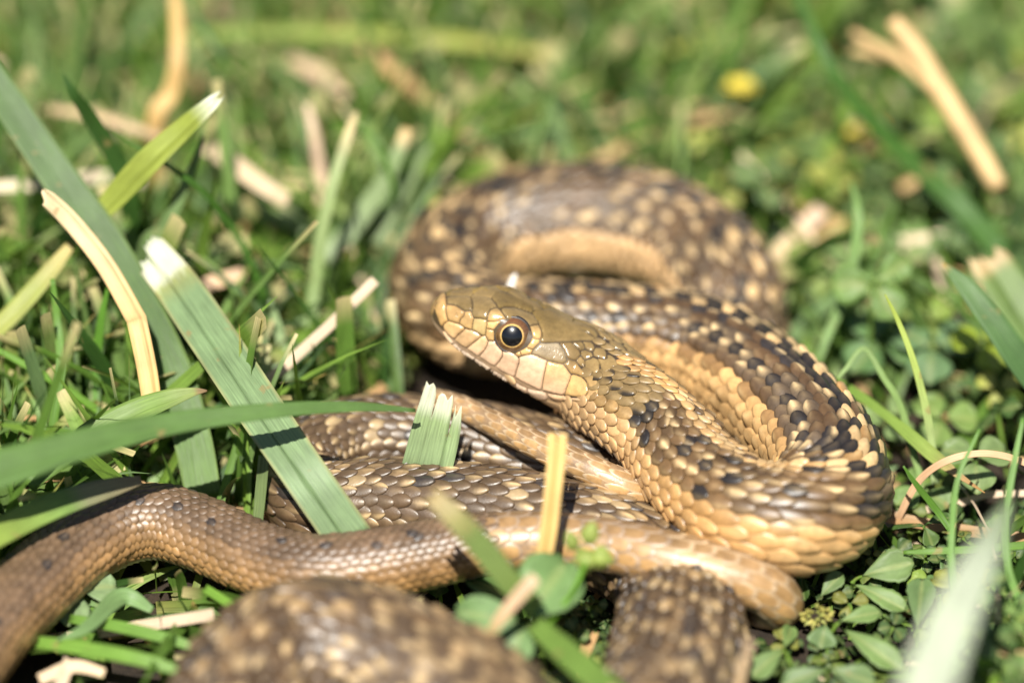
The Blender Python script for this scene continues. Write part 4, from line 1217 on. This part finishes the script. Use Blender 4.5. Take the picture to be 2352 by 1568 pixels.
blade('grass_stalk', 'short grey-green stub tucked against the left bend of the coils under the wide blade', 'grass stem',
      [(592, 1200, .7, 24), (600, 1120, 1.1, 26), (607, 1045, 1.5, 26)], (.20, .27, .14), nac=4, fold=.4)
blade('grass_leaf', 'tall pale upright blade with dry tip standing left of the snake, blurred', 'grass blade',
      [(700, 880, .7, 30), (718, 700, 1.5, 32), (735, 560, 2.2, 30), (765, 420, 2.9, 26), (800, 310, 3.4, 22), (818, 258, 3.6, 10)],
      [(0, (.20, .32, .12)), (.8, (.36, .44, .24)), (.93, (.75, .6, .45)), (1, (.8, .65, .5))], nac=4)
blade('grass_leaf', 'pale grey-green blade with orange cut end behind the left bend of the coil', 'grass blade',
      [(745, 600, 1.4, 46), (820, 510, 1.8, 48), (880, 420, 2.3, 40), (915, 350, 2.7, 32), (935, 296, 2.95, 24)],
      [(0, (.36, .46, .32)), (.85, (.32, .42, .26)), (.93, (.8, .6, .42)), (1, (.8, .55, .35))], nac=4)
blade('grass_leaf', 'pale blade leaning right just left of the back coil, pointed and blurred', 'grass blade',
      [(860, 560, 1.3, 40), (905, 480, 1.7, 36), (945, 405, 2.1, 28), (985, 335, 2.5, 12)],
      (.32, .42, .26), nac=4)
blade('grass_stalk', 'thin dark stem hooking over towards the left side of the back coil', 'grass stem',
      [(905, 468, 2.3, 4), (900, 420, 2.6, 11), (878, 350, 3.0, 13), (835, 305, 3.2, 13), (760, 285, 3.2, 10)],
      (.10, .22, .03), nac=4, fold=.4)
blade('dry_stalk', 'cut pinkish straw lying behind the right side of the back coil', 'straw',
      [(1765, 605, .9, 36), (1810, 560, 1.0, 38), (1850, 520, 1.1, 38), (1888, 480, 1.2, 36)],
      [(0, (.66, .52, .32)), (.6, (.70, .55, .38)), (1, (.82, .60, .48))], mat=M_STRAW, nac=4, fold=.3)
blade('grass_stalk', 'tall soft green blade bowed beside the right of the back coil', 'grass stem',
      [(1880, 830, .9, 14), (1905, 760, 1.2, 20), (1940, 680, 1.6, 28), (1960, 600, 2.0, 26), (1972, 500, 2.5, 22), (1955, 420, 2.8, 8)],
      (.22, .36, .14), nac=4, fold=.2)
blade('dry_stalk', 'tiny white papery scrap standing up behind the snake head', 'straw',
      [(1168, 672, 2.15, 16), (1179, 640, 2.3, 13), (1185, 628, 2.36, 3)], (.85, .82, .80), mat=M_STRAW, nac=4)
blade('grass_stalk', 'upright thin green stem in the left undergrowth with dark shade bands', 'grass stem',
      [(108, 1090, .8, 20), (125, 950, 1.5, 22), (140, 840, 2.0, 22), (132, 740, 2.4, 18), (120, 640, 2.9, 10)], (.15, .30, .06), nac=4, fold=.3)
blade('grass_stalk', 'long thin green stem slanting down from the left edge to the pointed leaf', 'grass stem',
      [(250, 960, 1.3, 18), (170, 905, 1.6, 17), (80, 850, 1.9, 16), (-30, 790, 2.2, 14)], (.16, .33, .04), nac=4, fold=.3)
blade('grass_leaf', 'small green blade with pale rounded tip behind the wide cut blade', 'grass blade',
      [(190, 660, 1.9, 12), (60, 650, 2.3, 0.1)], G_MID, nac=4) if False else None
blade('grass_leaf', 'yellow-green blade striped with straw along the left edge, leaning right', 'grass blade',
      [(-60, 800, 1.9, 40), (30, 720, 2.2, 46), (110, 630, 2.6, 40), (165, 560, 2.9, 22)],
      [(0, (.40, .42, .12)), (.6, (.42, .46, .15)), (1, (.66, .52, .26))], nac=6, fold=.2)
blade('grass_leaf', 'green twisted blade leaning up to the right behind the folded straw', 'grass blade',
      [(330, 590, 2.3, 30), (380, 520, 2.8, 30), (425, 430, 3.3, 26), (455, 350, 3.8, 14), (468, 300, 4.1, 3)], (.20, .30, .15), nac=4, fold=.3, root=True)
blade('grass_leaf', 'pale green narrow blade standing right of the wide cut blade', 'grass blade',
      [(670, 900, .9, 22), (650, 800, 1.4, 22), (635, 740, 1.7, 20), (620, 690, 2.0, 8)], (.36, .48, .32), nac=4)
blade('grass_leaf', 'bright green leaf pointing up in the clearing below the brown coil at lower left', 'grass blade',
      [(350, 1400, .5, 18), (280, 1370, .6, 44), (200, 1440, .7, 30), (130, 1470, .7, 3)], (.24, .38, .20), nac=4)

# trefoil (black medick) at the lower right
MED = (.19, .31, .14); MED2 = (.21, .35, .14); MED3 = (.17, .29, .14)
leafy_plant('trefoil_plant', 'trefoil plant with broad grey-green toothed leaflets right of the brown coil end', 'trefoil', (1960, 1400, .1),
    [(1978, 1323, 0.55, 2098, 1288, 0.75, 84, MED, 'medic', (.1, -.7)),
     (1956, 1340, 0.55, 2086, 1396, 0.45, 52, MED2, 'medic', (0, -.5)),
     (2106, 1445, 0.45, 2120, 1318, 0.70, 70, MED3, 'medic', (-.1, -.9)),
     (1926, 1428, 0.45, 2024, 1400, 0.55, 46, MED2, 'medic', (0, -.5)),
     (1932, 1443, 0.50, 2072, 1530, 0.35, 66, MED2, 'medic', (.1, -.6)),
     (1896, 1433, 0.45, 1884, 1488, 0.25, 72, MED3, 'medic', (0, -.8)),
     (1842, 1312, 0.65, 1846, 1380, 0.35, 34, (.10, .20, .06), 'medic', (-.6, -.6)),
     (1884, 1372, 0.45, 1934, 1312, 0.70, 46, MED, 'medic', (-.3, -.8))],
    [[(1960, 1420, 0.10, 10), (1950, 1370, 0.25, 9), (1960, 1335, 0.55, 9)], [(1956, 1338, 0.55, 8), (1968, 1328, 0.55, 8), (1980, 1323, 0.55, 7)],
     [(2110, 1560, 0.10, 9), (2104, 1490, 0.15, 9), (2106, 1445, 0.45, 8)], [(1900, 1500, 0.20, 9), (1905, 1460, 0.25, 9), (1926, 1430, 0.45, 8)]])
leafy_plant('trefoil_plant', 'trefoil leaflets cut by the bottom edge, left of the pale foreground blade', 'trefoil', (1880, 1568, .1),
    [(1902, 1536, 0.45, 1795, 1572, 0.35, 62, (.16, .27, .13), 'medic', (0, -.7)), (1902, 1536, 0.45, 2012, 1566, 0.35, 66, (.17, .28, .14), 'medic', (0, -.7)),
     (1800, 1490, 0.45, 1722, 1552, 0.35, 62, (.20, .33, .14), 'medic', (.1, -.6)), (1800, 1490, 0.45, 1822, 1430, 0.45, 40, MED2, 'medic', (.3, -.4))],
    [[(1890, 1590, 0.10, 10), (1898, 1560, 0.50, 9), (1902, 1536, 0.45, 8)], [(1830, 1560, 0.10, 9), (1815, 1520, 0.50, 9), (1800, 1490, 0.45, 8)]])
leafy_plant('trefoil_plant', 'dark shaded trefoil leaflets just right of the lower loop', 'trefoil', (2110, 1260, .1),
    [(2122, 1208, 0.65, 2036, 1212, 0.55, 44, (.07, .15, .04), 'medic', (.2, .2)), (2122, 1208, 0.65, 2190, 1180, 0.75, 46, (.08, .16, .05), 'medic', (-.2, .1)),  # shading put into the colour: darker greens than the other trefoil leaflets
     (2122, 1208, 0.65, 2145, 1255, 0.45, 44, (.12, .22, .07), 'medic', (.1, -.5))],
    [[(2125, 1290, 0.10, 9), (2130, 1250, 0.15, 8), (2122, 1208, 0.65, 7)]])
hd_ = empty('flower_cluster', P(1878, 1420, .3)); tag(hd_, 'round cluster of tiny yellow-green buds in the middle of the trefoil leaves', 'flower bud')
for i in range(34):
    a = rng.normal(0, 1, 3); a = nz(a); a[1] = -abs(a[1]); c_ = P(1874, 1410, .5) + a * np.array([.23, .12, .16]) * (.6 + .4 * rng.random())
    bud_geo(c_, a + np.array([0, -.3, .5]), .10, .028, (.50 + .1 * rng.random(), .58, .22), hd_)
# round clover in the middle of the bottom
CLV = (.20, .36, .16)
leafy_plant('clover_plant', 'three-leaved clover with large round leaflets in front of the brown coil at bottom centre', 'clover', (1205, 1560, .2),
    [(1208, 1428, 1.3, 1305, 1275, 1.8, 160, CLV, 'clover', (-.2, -1.1)), (1200, 1432, 1.3, 1040, 1400, 1.4, 96, (.20, .36, .17), 'clover', (-.2, -1.0)),
     (1205, 1436, 1.3, 1165, 1522, 1.05, 96, (.20, .36, .17), 'clover', (-.1, -1.0))],
    [[(1215, 1600, .2, 12), (1214, 1500, .8, 12), (1204, 1434, 1.3, 10)]])
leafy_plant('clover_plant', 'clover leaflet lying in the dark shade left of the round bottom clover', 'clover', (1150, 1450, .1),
    [(1190, 1400, .7, 1075, 1310, .85, 100, (.08, .17, .06), 'clover', (0, .1))],  # shade painted in: leaflet green darkened well below the round clover's
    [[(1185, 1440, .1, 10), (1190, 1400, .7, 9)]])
bs = empty('flower_stalk', P(1262, 1430, 1.2)); tag(bs, 'green stalk with four plump buds leaning over the brown coil', 'flower bud')
pts = np.array([P(1240, 1460, .9), P(1275, 1415, 1.3), P(1320, 1350, 1.65), P(1345, 1290, 1.95)])
V, Fl, tt = tube(pts, np.array([.035, .035, .03, .03])); mesh_obj('stem', V, Fl, M_BLADE, np.tile((.2, .42, .06), (len(V), 1)), V * .3, parent=bs)
for (u, v, z, L_, R_, ax_) in ((1356, 1222, 2.10, .34, .13, (.2, 0, 1)), (1312, 1240, 2.00, .30, .10, (-.3, 0, 1)), (1342, 1285, 1.85, .28, .15, (-1, -.2, .4)), (1384, 1280, 1.85, .30, .16, (.8, -.2, -.2)), (1335, 1268, 1.90, .22, .08, (0, -.3, 1))):
    bud_geo(P(u, v, z), np.array(ax_), L_, R_, (.36, .48, .15), bs)
# yellow flowers in the background
def flower(u, v, z, R, label, tone):
    c_ = P(u, v, z)
    r_ = empty('yellow_flower', c_ - np.array([0, 0, z])); tag(r_, label, 'flower')
    HERO_BOXES.append((np.array([c_, c_ + .01]), np.array([R * 1.1] * 2)))
    for i in range(9):
        a = i * 2.4; d_ = np.array([math.cos(a), math.sin(a) * .8, .5 + .4 * (i % 2)])
        V, Fa, rib, vein, VN = leaflet_geo(c_, c_ + nz(d_) * R, R * .9, np.array([0, 0, 1.]) - .5 * d_, 'clover', n=6, m=4)
        mesh_obj('petal', V, Fa, M_LEAF, np.tile(tone, (len(V), 1)), VN, parent=r_)
    V, Fl, tt = tube(np.array([c_ + np.array([.1, 1.6, -z]), c_ + np.array([0, .8, -z * .5]), c_]), np.array([.02, .02, .02]))
    mesh_obj('stem', V, Fl, M_BLADE, np.tile(G_MID, (len(V), 1)), V * .3, parent=r_)
flower(1700, 215, 1.9, .28, 'brightest yellow flower, blurred, in the upper right background', (.85, .78, .16))
flower(1960, 318, 1.2, .22, 'small lemon flower beside the long dark diagonal blade', (.75, .72, .16))
flower(2015, 298, 1.3, .14, 'tiny orange-yellow flower touching the long dark diagonal blade', (.85, .50, .04))
# single clovers in the right middle distance
def clover(u, v, z, R, label, tone, rot=0.0, tilt=(0, -.35), name='clover_plant'):
    c_ = P(u, v, z); g = c_ - np.array([0, 0, z])
    r_ = empty(name, g); tag(r_, label, 'clover')
    nr = nz(np.array([tilt[0], tilt[1], 1.]))
    for i in range(3):
        a = rot + i * 2.094
        d_ = np.array([math.cos(a), math.sin(a), 0]); d_ = nz(d_ - (d_ @ nr) * nr)
        V, Fa, rib, vein, VN = leaflet_geo(c_ + d_ * .03, c_ + d_ * R, R * 1.02, nr, 'clover')
        mesh_obj('leaflet', V, Fa, M_LEAF, leaf_colors(tone, rib, vein), VN, parent=r_)
    V, Fl, tt = tube(np.array([g, g * .5 + c_ * .5 + np.array([.05, .05, 0]), c_]), np.array([.04, .035, .03]))
    mesh_obj('stem', V, Fl, M_BLADE, np.tile(G_MID, (len(V), 1)), V * .3, parent=r_)
    HERO_BOXES.append((np.array([c_, c_ + .01]), np.array([R * .6] * 2)))
clover(2020, 790, .9, .62, 'largest grey-green clover behind the bent pale stem, right of the loop', (.15, .30, .13), 1.9)
clover(2140, 800, 1.0, .60, 'bluish clover right of the sunlit edged blade', (.15, .28, .15), .4)
clover(2262, 790, 1.2, .48, 'bright yellow-green clover under the textured dark blade', (.34, .48, .06), 2.9)
clover(2045, 960, .55, .40, 'small pale clover low behind the two-bend stem', (.24, .38, .17), .9)
clover(2165, 965, .6, .5, 'clover half hidden below the bluish clover', (.22, .36, .12), 2.2)
clover(1950, 590, 1.2, .45, 'pale blurred clover by the cut pinkish straw', (.26, .42, .18), .2)
clover(2080, 560, 1.0, .5, 'blurred clover above the largest grey-green clover', (.20, .36, .14), 1.2)
clover(2240, 1060, 1.0, .5, 'clover beneath the brown-pointed blade at the right edge', (.22, .34, .16), .5)
clover(2120, 1130, .6, .42, 'clover in the gap under the arching pink straw', (.20, .34, .13), 1.5)
clover(180, 1360, .55, .5, 'pale clover leaf lying in the clearing under the left brown coil', (.26, .40, .24), .3)
blade('grass_leaf', 'longest green blade crossing the clearing under the left brown coil', 'grass blade',
      [(60, 1470, .5, 26), (200, 1490, .7, 34), (330, 1515, .75, 32), (470, 1560, .6, 16)], (.20, .36, .08), nac=4, fold=.25)
blade('grass_leaf', 'bright green blade slanting under the brown coil beside the bottom left coil', 'grass blade',
      [(470, 1350, .8, 20), (540, 1395, .8, 22), (600, 1440, .7, 18)], (.22, .40, .08), nac=4, fold=.25)
blade('grass_leaf', 'green blade in the clearing lying just below the bright pointed leaf', 'grass blade',
      [(160, 1420, .45, 20), (280, 1440, .6, 28), (400, 1470, .6, 26), (480, 1500, .5, 10)], (.18, .33, .08), nac=4, fold=.25)
blade('dry_stalk', 'small pale straw at the foot of the clearing near the bottom left corner', 'straw',
      [(90, 1560, .4, 26), (170, 1530, .5, 30), (240, 1545, .5, 20)], (.74, .58, .40), mat=M_STRAW, nac=4, fold=.3)

# ---------------------------------------------------------------- lawn: uncountable blades, straws and leaves
su, sv, sdep = proj(CT); srad = TAB[:, 3] / cm(1.0, CT[0]) 
sel = slice(None, None, 12)
SU, SV, SDp, SR = su[sel], sv[sel], sdep[sel], TAB[sel, 3] * 178.2 * 50 / sdep[sel]
SC3 = CT[sel]; SRr = TAB[sel, 3]
hp = np.vstack([catmull(np.column_stack([p, w]), 5) for p, w in HERO_BOXES])
hu, hv, hdp = proj(hp[:, :3]); hw = hp[:, 3] * 178.2 * 50 / hdp


ZONES = [(1040, 1430, 1180, 1568, .55), (1690, 2200, 1250, 1568, .7), (940, 1080, 820, 1000, .8), (60, 560, 1290, 1568, .9), (1850, 2352, 850, 1250, 1.0), (930, 1300, 800, 960, .0)]


def clear_of_snake(pts, pad=.05, front=6, hero=True):
    """keeps scattered plants from growing through the snake and from standing between it and the viewer's side"""
    ok = True
    d = np.linalg.norm(pts[:, None, :] - SC3[None], axis=2) - SRr[None]
    if (d < pad).any(): return False
    u, v, dep = proj(pts)
    for (a, b, c, d_, zz) in ZONES:
        if ((u > a) & (u < b) & (v > c) & (v < d_) & (pts[:, 2] > zz)).any(): return False
    dd = np.hypot(u[:, None] - SU[None], v[:, None] - SV[None])
    if ((dd < SR[None] + front) & (dep[:, None] < SDp[None] + .2)).any(): return False
    if hero:
        dd = np.hypot(u[:, None] - hu[None], v[:, None] - hv[None])
        if ((dd < hw[None] * .9) & (dep[:, None] < hdp[None])).any(): return False
    return True


def side_mix(x, y):
    """how leafy (1) or grassy and strawy (0) the lawn is at a place"""
    return 1 / (1 + math.exp(-(x - 1.2 + .25 * (6 - y)) / 1.3))


def add_blade(buf, p0, az, lean, L, w, col, droop, n=6, tw=0.0, roundish=False):
    d = np.array([math.cos(az) * math.sin(lean), math.sin(az) * math.sin(lean), math.cos(lean)])
    h = np.array([math.cos(az), math.sin(az), 0])
    t = np.linspace(0, 1, n)
    c = p0 + t[:, None] * L * d + (t ** 2)[:, None] * L * droop * (h * .6 - np.array([0, 0, 1.0]))
    c[:, 2] = np.maximum(c[:, 2], .03)
    return c


VA, FA, CA, NA_ = {}, {}, {}, {}


def push(key, V, Fq, Cc, VN):
    VA.setdefault(key, []); FA.setdefault(key, []); CA.setdefault(key, []); NA_.setdefault(key, [])
    off = sum(len(x) for x in VA[key]) if not VA[key] else push.n[key]
    push.n[key] = off + len(V)
    VA[key].append(V); FA[key].append(np.asarray(Fq) + off); CA[key].append(Cc); NA_[key].append(VN)


push.n = {}


def ribbon3(c, w, fac, col_t, fold=.25):
    T = nz(np.gradient(c, axis=0)); sd = nz(np.cross(T, fac)); nr = np.cross(sd, T)
    n = len(c)
    V = np.concatenate([c - sd * w[:, None] + nr * (w * fold)[:, None], c, c + sd * w[:, None] + nr * (w * fold)[:, None]])
    i = np.arange(n - 1)
    Fq = np.concatenate([np.stack([i, i + n, i + n + 1, i + 1], 1), np.stack([i + n, i + 2 * n, i + 2 * n + 1, i + n + 1], 1)])
    L = np.linspace(0, 1, n)
    VN = np.concatenate([np.stack([np.full(n, b) * w.max() + c[0, 0], L * 3 + c[0, 1], 0 * L], 1) for b in (-1, 0, 1)])
    return V, Fq, np.tile(col_t, (3, 1)), VN


def scatter_pos():
    y = rng.uniform(-11, 19); half = 7.8 + .12 * max(0, y)
    return rng.uniform(-half - 1.5, half + 1.5), y


NB_, NST, NCL = 7000, 2300, 4200
for it in range(NB_ + 3700):
    x, y = scatter_pos()
    if it >= NB_: x, y = rng.uniform(-8.5, -.5), rng.uniform(-4.5, 7)
    if it >= NB_ + 1500: x, y = rng.uniform(-10, 4), rng.uniform(4, 15)
    if it >= NB_ + 2700: x, y = rng.uniform(-8.5, -1), rng.uniform(-3, 6)
    mixv = side_mix(x, y)
    if rng.random() < mixv * .38: continue
    tall = rng.random()
    if it >= NB_ + 1500: tall = .5 + tall
    L = rng.uniform(.9, 2.8) if tall < .75 else rng.uniform(2.2, 4.6)
    w0 = rng.choice([.04, .065, .10, .17], p=[.38, .34, .2, .08]) * rng.uniform(.8, 1.2)
    az = rng.uniform(0, 2 * np.pi); lean = abs(rng.normal(.55, .35))
    c = add_blade(None, np.array([x, y, 0.]), az, min(lean, 1.35), L, w0, None, rng.uniform(.0, .45), n=7)
    if not clear_of_snake(c[1:]): continue
    t = np.linspace(0, 1, 7)
    cut = rng.random() < .35
    wv = w0 * (np.interp(t, [0, .3, .7, 1], [.8, 1, .95, .75]) if cut else np.interp(t, [0, .3, .7, 1], [.8, 1, .7, .03]))
    g = [G_MID, G_BLUE, G_BRIGHT, G_DARK, (.20, .32, .12), (.30, .40, .16)][rng.choice(6, p=[.3, .15, .2, .1, .15, .1])]
    g = np.array(g) * rng.uniform(.6, 1.15)
    ct = np.tile(g, (7, 1)); ct[0] = ct[0] * .6 + np.array(STRAW) * .3
    if cut: ct[-1] = np.array((.7, .58, .4))
    elif rng.random() < .3: ct[-1] = np.array((.5, .33, .15))
    fac = nz(rng.normal(0, .6, 3) + np.array([0, -.8, .6]))
    push('g', *ribbon3(c, wv, fac, ct))
for it in range(NST):
    x, y = scatter_pos()
    mixv = side_mix(x, y)
    if rng.random() < mixv * .8: continue
    L = rng.uniform(1., 4.5); w0 = rng.uniform(.025, .09) if rng.random() < .8 else rng.uniform(.1, .19)
    if y < 3 and x < 2: w0 = min(w0, .075)
    az = rng.uniform(0, 2 * np.pi); z0 = abs(rng.normal(.3, .5)); rise = rng.normal(0, .25)
    t = np.linspace(0, 1, 6)
    h = np.array([math.cos(az), math.sin(az), rise]); sdv = np.array([-h[1], h[0], 0])
    c = np.array([x, y, z0]) + (t[:, None] - .5) * L * h + sdv * (rng.normal(0, .15) * np.sin(t * np.pi))[:, None] + np.array([0, 0, 1]) * (rng.normal(0, .15) * np.sin(t * np.pi))[:, None]
    if rng.random() < .3: k_ = rng.integers(2, 4); c[k_:] = c[k_] + (c[k_:] - c[k_]) @ np.array([[.7, .6, 0], [-.6, .7, 0], [0, 0, 1]])
    c[:, 2] = np.maximum(c[:, 2], .04)
    if not clear_of_snake(c, .03): continue
    cu, cv, _ = proj(c)
    if ((cu < 600) & (cv > 1270)).any() and rng.random() < .85: continue
    g = np.array([STRAW, STRAW2, (.76, .60, .44), (.30, .17, .08)][rng.choice(4, p=[.35, .25, .3, .1])]) * rng.uniform(.75, 1.15)
    push('s', *ribbon3(c, np.full(6, w0), nz(rng.normal(0, .4, 3) + np.array([0, -.3, 1.])), np.tile(g, (6, 1)), .35))
for it in range(NCL):
    x, y = scatter_pos()
    near = it >= 2600
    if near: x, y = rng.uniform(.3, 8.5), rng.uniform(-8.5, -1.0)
    mixv = side_mix(x, y)
    if rng.random() > .04 + mixv + near: continue
    z = rng.uniform(.25, 1.5) if rng.random() < .8 else rng.uniform(1.2, 2.0)
    R = rng.uniform(.2, .38) if rng.random() < .6 else rng.uniform(.35, .6)
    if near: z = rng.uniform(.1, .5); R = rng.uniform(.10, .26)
    c_ = np.array([x, y, z])
    q_ = c_ + np.array([[R, 0, 0], [-R, 0, 0], [0, R, 0], [0, -R, 0], [0, 0, 0]])
    if not clear_of_snake(q_, .03): continue
    hu_, hv_, _ = proj(c_[None])
    if hu_[0] < 600 and hv_[0] > 1270: continue
    nr = nz(rng.normal(0, .35, 3) + np.array([0, -.25, 1.]))
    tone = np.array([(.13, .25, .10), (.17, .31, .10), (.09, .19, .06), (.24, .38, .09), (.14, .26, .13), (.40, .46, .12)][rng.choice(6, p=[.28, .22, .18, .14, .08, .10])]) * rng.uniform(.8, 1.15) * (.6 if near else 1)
    r0 = rng.uniform(0, 6)
    for i in range(3):
        a = r0 + i * 2.094 + rng.normal(0, .15)
        d_ = np.array([math.cos(a), math.sin(a), 0]); d_ = nz(d_ - (d_ @ nr) * nr)
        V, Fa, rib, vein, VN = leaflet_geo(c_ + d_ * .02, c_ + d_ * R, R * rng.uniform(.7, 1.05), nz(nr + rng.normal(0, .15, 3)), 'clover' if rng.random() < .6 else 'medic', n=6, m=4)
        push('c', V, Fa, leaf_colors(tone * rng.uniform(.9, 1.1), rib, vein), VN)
    t = np.linspace(0, 1, 4)
    g0 = np.array([x + rng.normal(0, .2), y + rng.normal(0, .2), 0])
    c = g0 + (c_ - g0) * t[:, None]
    push('g', *ribbon3(c, np.full(4, .025), np.array([0, -1, .2]), np.tile((.2, .32, .08), (4, 1)), .5))
for key, nm, mt in (('g', 'grass', M_BLADE), ('s', 'straw_litter', M_STRAW), ('c', 'clover_ground_cover', M_LEAF)):
    o = mesh_obj(nm, np.vstack(VA[key]), np.vstack(FA[key]), mt, np.vstack(CA[key]), np.vstack(NA_[key]))
    lab = {'g': 'short mown green grass growing all round the snake', 's': 'dry straw clippings scattered between the grass', 'c': 'low green clover and trefoil leaves covering the right of the lawn'}[key]
    tag(o, lab, {'g': 'grass', 's': 'straw', 'c': 'clover'}[key], kind='stuff')
